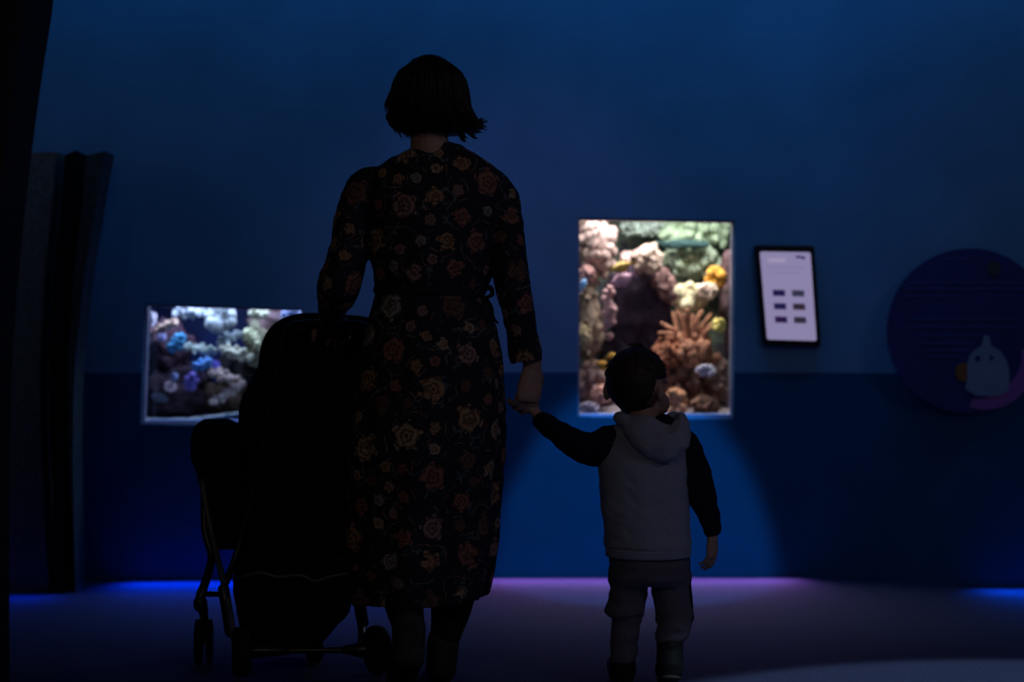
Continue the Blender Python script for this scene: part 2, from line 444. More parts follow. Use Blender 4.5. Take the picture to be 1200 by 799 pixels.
# --- left aquarium
G1 = 'pale corals in the low blue aquarium'
GR1 = 'rocks in the low blue aquarium'
L1 = [
 ('reef_rock', 'dark mauve rock at the left of the low aquarium, under the pinkish coral', 'rock', 194, 408, 26, 24, 5.86, '#6b4a58', 'rock', 0, .10, GR1),
 ('reef_rock', 'dark purple-brown rock at the lower left of the low aquarium', 'rock', 205, 460, 36, 26, 5.86, '#54424f', 'rock', 10, .12, GR1),
 ('reef_rock', 'mauve brown rock in the upper right corner of the low aquarium', 'rock', 326, 374, 26, 18, 5.88, '#7a5f60', 'rock', 0, .08, GR1),
 ('reef_rock', 'olive brown rock in the low aquarium beside the stroller canopy', 'rock', 310, 408, 20, 26, 5.84, '#8c8568', 'rock', 0, .08, GR1),
 ('reef_rock', 'dark brown rock under the cream shelf coral in the low aquarium', 'rock', 276, 432, 22, 14, 5.9, '#3b3436', 'rock', 0, .08, GR1),
 ('reef_rock', 'brown rock near the bottom right of the low aquarium behind the curved coral', 'rock', 268, 466, 28, 18, 5.9, '#6e5648', 'rock', -10, .08, GR1),
 ('hard_coral', 'pale grey coral along the top left of the low aquarium', 'coral', 221, 366, 18, 8, 5.76, '#c9ced2', 'lobes', 4, .04, G1),
 ('hard_coral', 'large pale grey coral hanging at the top middle of the low aquarium', 'coral', 259, 372, 18, 17, 5.76, '#c8ccca', 'lobes', 0, .05, G1),
 ('hard_coral', 'curved grey coral below the large pale one in the low aquarium', 'coral', 268, 396, 14, 7, 5.75, '#aab4b4', 'lobes', 25, .03, G1),
 ('hard_coral', 'bright cream coral at the top right of the low aquarium', 'coral', 304, 366, 11, 8, 5.73, '#ddd8b4', 'lobes', 8, .03, G1),
 ('hard_coral', 'cream coral tilted up to the right beside the stroller canopy', 'coral', 296, 395, 12, 7, 5.72, '#d8d6a8', 'lobes', -48, .03, G1),
 ('hard_coral', 'wide cream shelf coral right of centre in the low aquarium', 'coral', 277, 413, 20, 8, 5.72, '#cfcaae', 'lobes', -14, .035, G1),
 ('hard_coral', 'grey-green branching coral at the centre of the low aquarium', 'coral', 235, 409, 19, 7, 5.74, '#b3bdb0', 'lobes', -8, .03, G1),
 ('hard_coral', 'bright cyan tilted coral left of centre in the low aquarium', 'coral', 207, 402, 13, 8, 5.70, '#5fb4e6', 'lobes', 50, .03, G1),
 ('hard_coral', 'peach elongated coral at the upper left of the low aquarium', 'coral', 195, 382, 14, 6, 5.71, '#e0b9a0', 'lobes', 22, .03, G1),
 ('hard_coral', 'small pinkish white coral at the top left corner of the low aquarium', 'coral', 179, 374, 5, 8, 5.71, '#e0d2dc', 'lobes', 0, .02, G1),
 ('hard_coral', 'peach and grey coral at the left edge of the low aquarium', 'coral', 174, 392, 7, 9, 5.72, '#c79a90', 'lobes', 0, .02, G1),
 ('hard_coral', 'small lilac coral beside the cyan one in the low aquarium', 'coral', 190, 395, 5, 5, 5.70, '#b9b6e8', 'lobes', 0, .02, G1),
 ('hard_coral', 'sky blue oval coral in the middle of the low aquarium', 'coral', 238, 427, 12, 7, 5.70, '#6fa6ec', 'lobes', 20, .03, G1),
 ('hard_coral', 'small violet coral right of the sky blue one in the low aquarium', 'coral', 253, 431, 6, 8, 5.73, '#6f68c8', 'lobes', 0, .03, G1),
 ('hard_coral', 'violet upright coral low in the left half of the low aquarium', 'coral', 225, 447, 8, 11, 5.70, '#8a7ad2', 'lobes', -20, .03, G1),
 ('hard_coral', 'tan bowl shaped coral with raised right arm in the low aquarium', 'coral', 266, 442, 22, 8, 5.70, '#b59c92', 'lobes', -22, .035, G1),
 ('hard_coral', 'lower curved tan coral near the bottom right of the low aquarium', 'coral', 264, 462, 19, 7, 5.69, '#b3a09c', 'lobes', 30, .03, G1),
 ('hard_coral', 'round pinkish white coral near the lower left of the low aquarium', 'coral', 200, 453, 7, 6, 5.68, '#d9bfc4', 'lobes', 0, .02, G1),
 ('hard_coral', 'tiny pale blue round coral in the left of the low aquarium', 'coral', 205, 441, 4, 4, 5.68, '#a8b4ec', 'lobes', 0, .015, G1),
 ('hard_coral', 'small grey coral lying near the sand at the lower left', 'coral', 188, 466, 9, 5, 5.70, '#6c7488', 'lobes', -10, .02, G1),
 ('hard_coral', 'bluish white coral in the top right corner of the low aquarium', 'coral', 341, 370, 12, 8, 5.72, '#9ba4c8', 'lobes', 10, .03, G1),
]
for e in L1:
    nm, lb, ct, px, py, hw, hh, Y, h, st, rt, dp, g = e
    coral(nm, lb, ct, px, py, hw * 1.12, hh * 1.15, Y, h, st, rt, dp, g)

# --- tall aquarium
G2 = 'corals in the tall aquarium'
GR2 = 'rocks in the tall aquarium'
L2 = [
 ('reef_rock', 'pinkish brown rock column at the top left of the tall aquarium', 'rock', 698, 288, 27, 42, 5.80, '#a58c84', 'frill', 0, .08, GR2),
 ('reef_rock', 'lower brown rock column at the left edge of the tall aquarium', 'rock', 690, 380, 18, 60, 5.80, '#96806e', 'frill', 0, .07, GR2),
 ('reef_rock', 'mottled rock at the bottom left of the tall aquarium', 'rock', 698, 452, 28, 28, 5.78, '#a5847a', 'frill', 0, .07, GR2),
 ('reef_rock', 'big dark purple rock in the middle of the tall aquarium', 'rock', 750, 362, 37, 50, 5.93, '#3a2c3c', 'rock', 0, .07, GR2),
 ('reef_rock', 'dark slab of rock low behind the child in the tall aquarium', 'rock', 738, 425, 30, 40, 5.95, '#3c3240', 'rock', 0, .06, GR2),
 ('reef_rock', 'green algae covered rock face at the top right of the tall aquarium', 'rock', 815, 268, 52, 26, 5.98, '#9db090', 'frill', 0, .05, GR2),
 ('reef_rock', 'grey green rock along the top middle of the tall aquarium', 'rock', 757, 266, 32, 13, 5.98, '#8f9c90', 'frill', 0, .04, GR2),
 ('reef_rock', 'pale green rock below the green face on the right of the tall aquarium', 'rock', 812, 306, 36, 22, 5.97, '#a3b298', 'frill', 0, .05, GR2),
 ('reef_rock', 'dark brown rock at the right edge of the tall aquarium', 'rock', 855, 350, 11, 52, 5.84, '#5a4344', 'rock', 0, .05, GR2),
 ('reef_rock', 'brown rock at the lower right of the tall aquarium beneath the orange coral', 'rock', 808, 448, 38, 26, 5.78, '#6e5044', 'frill', 0, .07, GR2),
 ('reef_rock', 'mauve rock in the lower right corner of the tall aquarium', 'rock', 846, 455, 17, 32, 5.76, '#8a6e66', 'frill', 0, .05, GR2),
 ('soft_coral', 'white-tipped brown coral fringe at the top of the dark rock', 'coral', 758, 303, 21, 18, 5.82, '#b39a8a', 'frill', 0, .05, G2),
 ('soft_coral', 'mauve brown coral fringe down the right side of the dark rock', 'coral', 780, 335, 15, 26, 5.84, '#7c5c58', 'frill', 25, .05, G2),
 ('soft_coral', 'pale pink knobbly coral between the rock column and the dark rock', 'coral', 734, 303, 9, 9, 5.80, '#c8a8a0', 'frill', 0, .03, G2),
 ('soft_coral', 'large orange brown frilly coral right of centre in the tall aquarium', 'coral', 808, 392, 38, 34, 5.78, '#a8745a', 'fingers', 4, .07, G2),
 ('soft_coral', 'orange brown coral left of the large frilly one above the child', 'coral', 782, 415, 18, 24, 5.76, '#9a5f44', 'frill', 0, .05, G2),
 ('soft_coral', 'cream leafy coral right of the dark rock in the tall aquarium', 'coral', 808, 348, 21, 17, 5.84, '#d8cba4', 'lobes', 0, .05, G2),
 ('soft_coral', 'pale pink round coral right of the cream leafy one', 'coral', 829, 341, 11, 10, 5.80, '#e0c4b0', 'lobes', 0, .04, G2),
 ('soft_coral', 'orange round coral near the right edge of the tall aquarium', 'coral', 838, 326, 12, 14, 5.84, '#d69a3e', 'lobes', 0, .04, G2),
 ('soft_coral', 'yellow-white coral tip above the frilly coral on the right', 'coral', 842, 381, 8, 8, 5.72, '#e0cd78', 'lobes', 0, .03, G2),
 ('soft_coral', 'small white coral on the brown rock at the lower right', 'coral', 827, 434, 11, 7, 5.66, '#d2ccd8', 'lobes', 0, .02, G2),
 ('soft_coral', 'light orange mound coral right of the cheek of the child', 'coral', 791, 472, 14, 17, 5.66, '#cc9068', 'lobes', 0, .04, G2),
 ('soft_coral', 'pink pale coral standing at the left of the tall aquarium', 'coral', 713, 366, 9, 30, 5.72, '#c99c9c', 'lobes', 0, .03, G2),
 ('soft_coral', 'salmon coral low at the left beside the head of the child', 'coral', 704, 462, 14, 12, 5.68, '#cf9a88', 'frill', 0, .03, G2),
 ('soft_coral', 'rose brown coral halfway up the left rock column', 'coral', 688, 322, 10, 11, 5.70, '#b88a84', 'frill', 0, .03, G2),
 ('soft_coral', 'tan coral on the left rock column below the rose brown one', 'coral', 686, 395, 9, 16, 5.70, '#b5a07e', 'frill', 0, .03, G2),
 ('soft_coral', 'grey white coral resting at the bottom left corner', 'coral', 690, 478, 12, 7, 5.64, '#b8a8b4', 'lobes', 0, .02, G2),
 ('soft_coral', 'brown knobbly coral at the bottom right beside the orange mound', 'coral', 825, 474, 18, 12, 5.66, '#8a6450', 'frill', 0, .04, G2),
 ('soft_coral', 'dark green coral shelf under the green rock face', 'coral', 800, 286, 30, 5, 5.90, '#2c4644', 'rock', 0, .03, G2),
]
for e in L2:
    nm, lb, ct, px, py, hw, hh, Y, h, st, rt, dp, g = e
    coral(nm, lb, ct, px, py, hw * 1.1, hh * 1.1, Y, h, st, rt, dp, g, n=16 if hw > 25 else 10)
fish('yellow fish swimming nose up beside the left rock column', 729, 312, 28, 5.63, '#f0c060', '#d9962e', 22 + 180, .42, 'fish in the tall aquarium')
fish('pink fish swimming just below the yellow fish', 730, 327, 30, 5.64, '#d8a8b8', '#b98aa0', 25 + 180, .5, 'fish in the tall aquarium')
fish('small blue fish at the left glass edge of the tall aquarium', 683, 334, 16, 5.66, '#86b4ee', '#5a86d8', 70, .5, 'fish in the tall aquarium')
fish('upper orange fish beside the head of the child', 716, 418, 14, 5.62, '#f0a43a', '#e8c05a', 10, .6, 'fish in the tall aquarium')
fish('lower yellow-orange fish touching the head of the child', 707, 428, 20, 5.62, '#f2a030', '#e89a2a', -20, .6, 'fish in the tall aquarium')

# ------------------------------------------------------------------ display screen
m_bez = mat('black_plastic', (0.004, 0.004, 0.006), 0.45, 0.2, 30)


def wall_poly(name, pts, off, thick, m, root):
    q = [W(x, y, off) for x, y in pts]; bm = bmesh.new(); prism(bm, q, Vector((0, thick, 0)))
    return obj(name, bm, m, root, smooth=False)


q0 = W(925, 406, 0.02)
scr = thing('display_screen', 'slightly tilted glowing lilac screen in a black frame beside the tall aquarium', 'screen', q0)


def SP(u, v):
    """screen uv (0..1 left-right, 0..1 top-bottom) to pixel"""
    a = (885, 287); b = (954, 288); c = (962, 406); d = (895, 404)
    x = a[0] * (1 - u) * (1 - v) + b[0] * u * (1 - v) + c[0] * u * v + d[0] * (1 - u) * v
    y = a[1] * (1 - u) * (1 - v) + b[1] * u * (1 - v) + c[1] * u * v + d[1] * (1 - u) * v
    return x, y


def flatW(px, py, off):
    return P(px, py, 5.46 - off)


def spoly(name, uv, off, thick, m, rnd=0, root=scr):
    pts = []
    if rnd:
        (u0, v0), (u1, v1) = uv
        for cu, cv, a0 in ((u1 - rnd, v0 + rnd * .6, -90), (u1 - rnd, v1 - rnd * .6, 0), (u0 + rnd, v1 - rnd * .6, 90), (u0 + rnd, v0 + rnd * .6, 180)):
            for k in range(5):
                a = math.radians(a0 + 22.5 * k); pts.append((cu + rnd * math.cos(a), cv + rnd * .6 * math.sin(a)))
    else:
        (u0, v0), (u1, v1) = uv; pts = [(u0, v0), (u1, v0), (u1, v1), (u0, v1)]
    q = [flatW(*SP(u, v), off) for u, v in pts]; bm = bmesh.new(); prism(bm, q, Vector((0, thick, 0)))
    return obj(name, bm, m, root, smooth=False)


spoly('bezel', ((0, 0), (1, 1)), 0.0, 0.05, m_bez, 0.03)
m_scr = mat('screen_lilac', (0.05, 0.05, 0.06), 0.3, 0.1, emit=(0.25, 0.215, 0.38), emit_s=1.0)
panel = spoly('screen', ((.07, .065), (.93, .945)), 0.002, 0.002, m_scr, 0.035)
m_scl = mat('screen_light_bar', (0.05, 0.05, 0.06), 0.3, 0.1, emit=(0.33, 0.28, 0.44), emit_s=1.0)
m_scd = mat('screen_grey_line', (0.03, 0.03, 0.05), 0.3, 0.1, emit=(0.19, 0.16, 0.33), emit_s=1.0)
spoly('header_bar', ((.2, .13), (.5, .17)), 0.0035, 0.0015, m_scl)
spoly('screen_logo', ((.68, .10), (.76, .125)), 0.0035, 0.0015, mat('logo_ink', (0.02, 0.015, 0.04), emit=(0.02, 0.015, 0.09)))
spoly('screen_logo', ((.77, .105), (.83, .135)), 0.0035, 0.0015, MATS['logo_ink'])
spoly('text_line', ((.18, .215), (.78, .225)), 0.0035, 0.0015, m_scd)
spoly('text_line', ((.20, .27), (.72, .278)), 0.0035, 0.0015, m_scd)
m_th = [mat('thumb_%d' % i, (0.02, 0.02, 0.02), 0.3, 0.1, emit=c) for i, c in enumerate([(.012, .008, .06), (.03, .03, .06), (.012, .01, .06), (.03, .018, .03), (.02, .008, .05), (.03, .02, .04)])]
for r_ in range(3):
    for c_ in range(2):
        u = .245 + .33 * c_; v = .445 + .133 * r_
        spoly('picture_tile', ((u - .01, v), (u + .20, v + .062)), 0.0035, 0.0015, m_th[r_ * 2 + c_])

# ------------------------------------------------------------------ round sign
cs = W(1137, 388, 0.02); RS = 97 / FPX * cs.y
sign = thing('round_sign', 'large dark blue round sign with a pale cartoon bird, right of the screen', 'sign', (cs.x, cs.y, cs.z - RS))


def sp(px, py, off): return P(px, py, cs.y - off)


def disc(name, px, py, r, off, th, m, sx=1.0, root=sign, n=64, a0=0, a1=360):
    bm = bmesh.new(); pts = [sp(px + r * sx * math.cos(math.radians(a0 + (a1 - a0) * k / n)), py + r * math.sin(math.radians(a0 + (a1 - a0) * k / n)), off) for k in range(n)]
    prism(bm, pts, Vector((0, th, 0))); return obj(name, bm, m, root, smooth=False)


m_sg = mat('sign_navy', (0.012, 0.03, 0.16), 0.6, 0.1, 8)
m_tx = mat('sign_text_blue', (0.025, 0.07, 0.27), 0.6, 0.1, 8)
disc('board', 1137, 388, 97, 0, 0.02, m_sg, n=96)
y_ = 300
rl = random.Random(3)
for y0, xa, xb in ((303, 1108, 1138), (331, 1066, 1200), (338, 1060, 1200), (347, 1058, 1120), (374, 1066, 1190), (383, 1066, 1192), (393, 1080, 1150), (402, 1080, 1140), (410, 1084, 1135), (418, 1088, 1128)):
    bm = bmesh.new(); x = xa
    while x < xb:
        wd = rl.uniform(6, 16)
        prism(bm, [sp(x, y0 - 1.2, .002), sp(min(x + wd, xb), y0 - 1.2, .002), sp(min(x + wd, xb), y0 + 1.2, .002), sp(x, y0 + 1.2, .002)], Vector((0, .0018, 0))); x += wd + 2.5
    obj('text_line', bm, m_tx, sign, smooth=False)
# purple swoosh
bm = bmesh.new(); out = []; inn = []
for k in range(25):
    t = math.radians(110 - 135 * k / 24)
    out.append(sp(1155 + 56 * math.cos(t), 428 + 52 * math.sin(t), .003)); wdt = 10 + 9 * math.sin(PI * k / 24)
    inn.append(sp(1155 + (56 - wdt) * math.cos(t), 428 + (52 - wdt) * math.sin(t), .003))
prism(bm, out + inn[::-1], Vector((0, .002, 0))); obj('purple_swoosh', bm, mat('sign_purple', (0.28, 0.10, 0.36), 0.6, 0.1, 8), sign, smooth=False)
disc('yellow_spot', 1130, 436, 11, .004, .002, mat('sign_ochre', (0.22, 0.10, 0.03), 0.6, 0.1, 8), sx=.95)
disc('green_spot', 1165, 314, 8, .004, .002, mat('sign_green', (0.04, 0.06, 0.06), 0.6, 0.1, 8))
bm = bmesh.new()
pts = [(1131, 456), (1134, 440), (1134, 424), (1140, 412), (1150, 405), (1153, 394), (1159, 394), (1162, 405), (1173, 412), (1180, 424), (1183, 440), (1181, 457), (1170, 463), (1145, 464)]
cp = cr([(x, y, 0) for x, y in pts], 4)
prism(bm, [sp(p[0], p[1], .006) for p in cp], Vector((0, .003, 0))); figure = obj('pale_bird_figure', bm, mat('sign_pale', (0.19, 0.27, 0.42), 0.6, 0.05, 8), sign, smooth=False)
figure['label'] = 'pale rounded cartoon bird printed on the sign'
disc('eye_mark', 1146, 420, 3.6, .0085, .002, m_sg, n=6); disc('eye_mark', 1162, 419, 4, .0085, .002, m_sg, n=3)

# ------------------------------------------------------------------ left partition and column
m_par = mat('dark_grey_panel', (0.16, 0.18, 0.18), 0.85, 0.4, 120, 0.3)
m_par2 = mat('dark_green_edge', (0.05, 0.08, 0.085), 0.85, 0.3, 60)
edge = [(134, 182), (128, 215), (121, 260), (112, 310), (105, 370), (99, 430), (97, 520), (98, 600), (100, 681)]


def lean(name, e0, e1, Y, th, m, root):
    """curved panel between two pixel edge curves at depth Y"""
    bm = bmesh.new(); a = cr([(x, y, 0) for x, y in e0], 3); b = cr([(x, y, 0) for x, y in e1], 3); rings = []
    for p, q in zip(a, b):
        A, B = P(p[0], p[1], Y), P(q[0], q[1], Y + th); B.y = Y; D = Vector((0, th, 0)); rings.append([A, B, B + D, A + D])
    loft(bm, rings); return obj(name, bm, m, root, smooth=False)


YP = 5.16
part = thing('display_partition', 'dark grey partition with a flared top standing left of the low aquarium', 'partition', (-1.85, YP + .05, 0))
zb = 399.5 + CAMZ * FPX / YP
ed = [(x, y) for x, y in edge[:-1]] + [(100, zb)]
sh = lambda d0, d1: [(x - d0 - (d1 - d0) * (1 - i / 8), y) for i, (x, y) in enumerate(ed)]
lean('panel', [(-40, y) for x, y in ed], sh(32, 58), YP, 0.10, m_par, part)
lean('post', sh(32, 58), sh(11, 32), YP - 0.03, 0.14, mat('black_post', (0.006, 0.006, 0.007), 0.9, 0.2, 20), part)
lean('edge_strip', sh(11, 32), ed, YP, 0.12, m_par2, part)
YC = 3.0
zc = 399.5 + CAMZ * FPX / YC
ce = [(80, -180), (66, -40), (61, 15), (50, 85), (37, 180), (25, 290), (16, 400), (11, 540), (11, 680), (12, zc)]
colm = thing('slanted_column', 'tall black slanted column at the left edge of the view, nearest the viewer', 'column', (-1.25, YC + .1, 0))
bm = bmesh.new(); a = cr([(x, y, 0) for x, y in ce], 3); rings = []
for p in a:
    A, B = P(p[0], p[1], YC + .18), P(p[0] - 260, p[1], YC); A.y = YC
    rings.append([B, A + Vector((-.02, 0, 0)), A + Vector((0, .02, 0)), A + Vector((0.0, .18, 0)), A + Vector((-.02, .2, 0)), B + Vector((0, .2, 0))])
loft(bm, rings); obj('column_shaft', bm, mat('black_column', (0.010, 0.011, 0.016), 0.85, 0.3, 60), colm, smooth=False)
bm = bmesh.new(); A = P(12, zc, YC + .2); bx(bm, A.x - .5, A.x + .0, YC - .01, YC + .215, 0, .06); obj('column_base', bm, m_blk, colm, smooth=False)

# ------------------------------------------------------------------ people helpers


def head(bm, c, yaw, pitch, k=1.0, kid=False):
    R = Matrix.Rotation(-yaw, 3, 'Z') @ Matrix.Rotation(-pitch, 3, 'X')
    T = lambda x, y, z: Vector(c) + R @ (Vector((x, y, z)) * k)
    E = lambda p, r: ell(bm, T(*p), [x * k for x in r], R, 3)
    E((0, -.012, .025), (.074, .094, .088)); E((0, .03, -.02), (.064, .062, .085))
    E((0, .045, -.068), (.042, .045, .038) if not kid else (.05, .045, .036)); E((0, .066, -.088), (.02, .02, .018))
    for s in (-1, 1):
        E((s * .036, .055, -.03), (.028, .03, .03)); E((s * .032, .078, .02), (.026, .012, .010))
        tube(bm, [T(s * .072, -.002, -.032), T(s * .082, -.012, -.012), T(s * .084, -.018, .014), T(s * .078, -.004, .024), T(s * .074, .004, .004)], [x * k for x in (.007, .007, .008, .008, .006)], 8, 3)
        E((s * .075, -.006, -.003), (.008, .013, .024))
        E((s * .011, .096, -.028), (.009, .010, .008))
    tube(bm, [T(0, .088, .018), T(0, .099, -.008), T(0, .108, -.024)], [x * k for x in (.008, .009, .012)], 8, 3)
    tube(bm, [T(-.022, .084, -.056), T(0, .094, -.054), T(.022, .084, -.056)], [x * k for x in (.004, .007, .004)], 8, 3)
    tube(bm, [T(-.018, .083, -.065), T(0, .090, -.066), T(.018, .083, -.065)], [x * k for x in (.004, .008, .004)], 8, 3)
    return T, R


def eyes(T, R, k, root, iris):
    for s in (-1, 1):
        bm = bmesh.new(); ell(bm, T(s * .031, .080, -.001), .0125 * k, None, 3); e = obj('eye', bm, mat('eye_white', (0.6, 0.6, 0.58), 0.2, 0.05), root)
        bm = bmesh.new(); ell(bm, T(s * .031, .0895, -.001), (.0055 * k, .0045 * k, .0055 * k), R, 2); obj('iris', bm, iris, e)


def hand(bm, wrist, d, n, L, side=1, curls=(40, 55, 35), wr=None, spread=1.0, thumb=(.55, .75, -.35), tcurl=.4):
    """d wrist->knuckles, n back of hand, side=+1 thumb on the s side"""
    d = Vector(d).normalized(); n = Vector(n); n = (n - d * n.dot(d)).normalized(); s = d.cross(n) * side; wrist = Vector(wrist)
    rings = []
    for t, w_, h_ in ((-.12, .15, .115), (0, .15, .11), (.15, .185, .115), (.35, .225, .105), (.5, .225, .085), (.58, .19, .06)):
        c = wrist + d * t * L
        rings.append([c + s * math.cos(2 * PI * k / 16) * w_ * L + n * math.sin(2 * PI * k / 16) * h_ * L for k in range(16)])
    loft(bm, rings)
    for i, (off, ln) in enumerate(((.16, .95), (.055, 1.05), (-.055, .98), (-.16, .8))):
        p = wrist + d * (.50 - .02 * abs(i - 1)) * L + s * off * L; a = 0; pts = [p - d * .08 * L, p]; r = .047 * L
        for seg, cu in zip((.235, .15, .11), curls):
            a += math.radians(cu + i * 3)
            dd = d * math.cos(a) - n * math.sin(a) + s * off * .35 * spread; p = p + dd.normalized() * seg * L * ln; pts.append(p)
        tube(bm, pts, [r * 1.05, r * 1.08, r, r * .92, r * .8], 10, 4)
    b = wrist + d * .10 * L + s * .13 * L - n * .02 * L; td = (d * thumb[0] + s * thumb[1] + n * thumb[2]).normalized()
    e1 = b + td * .22 * L; t2 = (td * (1 - tcurl) + d * .5 * tcurl - n * tcurl).normalized(); e2 = e1 + t2 * .17 * L; t3 = (t2 * .8 - n * .3 * tcurl + d * .2).normalized()
    tube(bm, [b, e1, e2, e2 + t3 * .12 * L], [.075 * L, .065 * L, .056 * L, .045 * L], 10, 4)


skin = mat('skin', (0.42, 0.25, 0.18), 0.6, 0.08, 30, 0.08, 0.3, bscale=300)

# ================================================================== WOMAN
YW = 3.75
w_root = thing('person', 'woman with short dark bob in long floral dress, walking away holding a small hand', 'person', (P(505, 800, YW).x, YW, 0))
w_root['group'] = 'people walking hand in hand'
bm = bmesh.new()
Ts, Rh = head(bm, P(504, 122, YW + .01), -0.40, 0.28, 1.0)
tube(bm, [P(504, 140, YW - .01), P(503, 165, YW - .015), P(508, 195, YW - .01)], [.052, .05, .065], 16)
rings = []
for py, l, r, ry in ((186, 478, 545, .05), (200, 445, 572, .07), (225, 440, 580, .09), (262, 442, 578, .095), (300, 445, 572, .09), (345, 448, 560, .085), (390, 440, 572, .10), (430, 434, 576, .115), (470, 436, 574, .10)):
    a, b = P(l, py, YW), P(r, py, YW); rings.append(ering((a.x + b.x) / 2, YW, a.z, (b.x - a.x) / 2, ry, 28))
loft(bm, rings)
# arms
tube(bm, [P(446, 222, YW), P(430, 229, YW), P(415, 255, YW - .01), P(409, 295, YW - .02), P(397, 333, YW - .03), P(391, 356, YW + .08), P(389, 370, YW + .185)], [.036, .038, .036, .035, .035, .029, .023], 14)
tube(bm, [P(566, 222, YW), P(581, 229, YW), P(592, 255, YW), P(596, 300, YW - .02), P(602, 340, YW - .03), P(612, 385, YW - .02), P(624, 428, YW)], [.036, .038, .035, .034, .034, .029, .024], 14)
# legs
tube(bm, [P(470, 455, YW), P(474, 600, YW + .02), P(470, 650, YW + .02), P(470, 690, YW - .08), P(478, 738, YW - .19)], [.085, .065, .05, .046, .03], 16)
tube(bm, [P(545, 455, YW), P(536, 600, YW + .03), P(530, 650, YW + .03), P(526, 710, YW + .02), P(519, 762, YW)], [.085, .065, .05, .048, .03], 16)
# feet inside the shoes
XL = P(480, 0, 3.53).x; XR = P(517, 0, YW).x
LA, LHe, LB, LT = P(479, 738, 3.56), Vector((XL, 3.50, .135)), Vector((XL - .030, 3.63, .048)), Vector((XL - .045, 3.70, .034))
RA, RHe, RB, RT = P(519, 756, YW), Vector((XR, YW - .005, .048)), Vector((XR - .008, YW + .13, .044)), Vector((XR - .012, YW + .19, .033))
for A_, H_, B_, T_ in ((LA, LHe, LB, LT), (RA, RHe, RB, RT)):
    tube(bm, [A_, A_.lerp(H_, .5), H_], [.030, .028, .026], 12); tube(bm, [H_, B_, T_], [.028, .027, .018], 12)
# hands
hand(bm, P(389, 370, YW + .20), (.10, .85, -.25), (0.0, .25, 1), .165, side=-1, curls=(45, 60, 45), thumb=(.5, .8, -.3), tcurl=.6)
hand(bm, P(624, 428, YW + .0), (-.12, .04, -1), (.50, -.86, 0.05), .168, side=-1, curls=(24, 38, 32), thumb=(.65, .6, -.5), tcurl=.5)
me = remesh(bm, 0.0038, 3)
obj('body', me, skin, w_root)
eyes(Ts, Rh, 1.0, w_root, mat('brown_iris', (0.05, 0.025, 0.01), 0.2, 0.1))

# dress ---------------------------------------------------------------
bm = bmesh.new()
secs = [(169, 487, 540, .050, 0, 0), (175, 480, 548, .058, 0, 0), (185, 458, 565, .075, .0, 0), (203, 434, 590, .095, .0, 0), (225, 432, 594, .108, .0, 0), (260, 430, 588, .118, .01, 0), (300, 433, 580, .118, .012, 0), (325, 437, 575, .112, .018, 0),
        (338, 439, 570, .106, .012, 0), (350, 438, 566, .106, .012, 0), (362, 434, 572, .114, .018, 0), (385, 428, 582, .128, .02, 0), (420, 421, 588, .142, .022, 0), (470, 415, 591, .150, .03, 0), (530, 408, 590, .158, .04, 0),
        (590, 404, 585, .165, .05, 1), (640, 405, 581, .172, .06, 1), (680, 410, 575, .176, .07, 1), (704, 413, 570, .178, .075, 2)]
rings = []
fold = lambda am: (lambda t: 1 + am * (math.sin(7 * t + .6) * .6 + math.sin(12 * t + 2) * .4))
for py, l, r, ry, am, k in secs:
    a, b = P(l, py, YW), P(r, py, YW); R_ = ering((a.x + b.x) / 2, YW + (.02 if k else 0), a.z, (b.x - a.x) / 2, ry, 120, fold(am), 2.15)
    if py > 590:                       # hem higher at the right
        for v in R_: v.z += (py - 590) / 114 * (.016 * (v.x - R_[60].x) / .36 + .004 * math.sin(9 * (v.x + v.y) * 3))
    rings.append(R_)
inner = []
for R_, (py, l, r, ry, am, k) in list(zip(rings, secs))[::-1]:
    if py < 600: break
    c = sum(R_, Vector()) / len(R_); inner.append([Vector((c.x + (v.x - c.x) * .915, c.y + (v.y - c.y) * .915, v.z + (.002 if py > 700 else .0))) for v in R_])
loft(bm, rings + inner)
# sleeves
tube(bm, [P(448, 214, YW), P(429, 221, YW), P(415, 255, YW - .01), P(409, 295, YW - .02), P(397, 335, YW - .03), P(390, 358, YW + .08), P(389, 369, YW + .135)], [.045, .051, .050, .052, .056, .040, .036], 20, 5)
tube(bm, [P(566, 219, YW), P(583, 227, YW), P(592, 255, YW), P(596, 300, YW - .02), P(602, 340, YW - .03), P(611, 385, YW - .02), P(615, 410, YW - .01), P(617, 424, YW - .01)], [.045, .050, .047, .049, .047, .042, .044, .042], 20, 5, round_ends=False)
me = remesh(bm, 0.0042, 2)


def wrinkle(p):
    z = p.z
    a = .0035 * noise.noise(Vector((p.x * 16, p.y * 16, z * 7))) + .002 * noise.noise(Vector((p.x * 45, p.y * 45, z * 22)))
    if p.x < P(440, 0, YW).x - .0 or p.x > P(585, 0, YW).x: a += .003 * noise.noise(Vector((p.x * 18, p.y * 18, z * 55)))
    return a


displace(me, wrinkle)
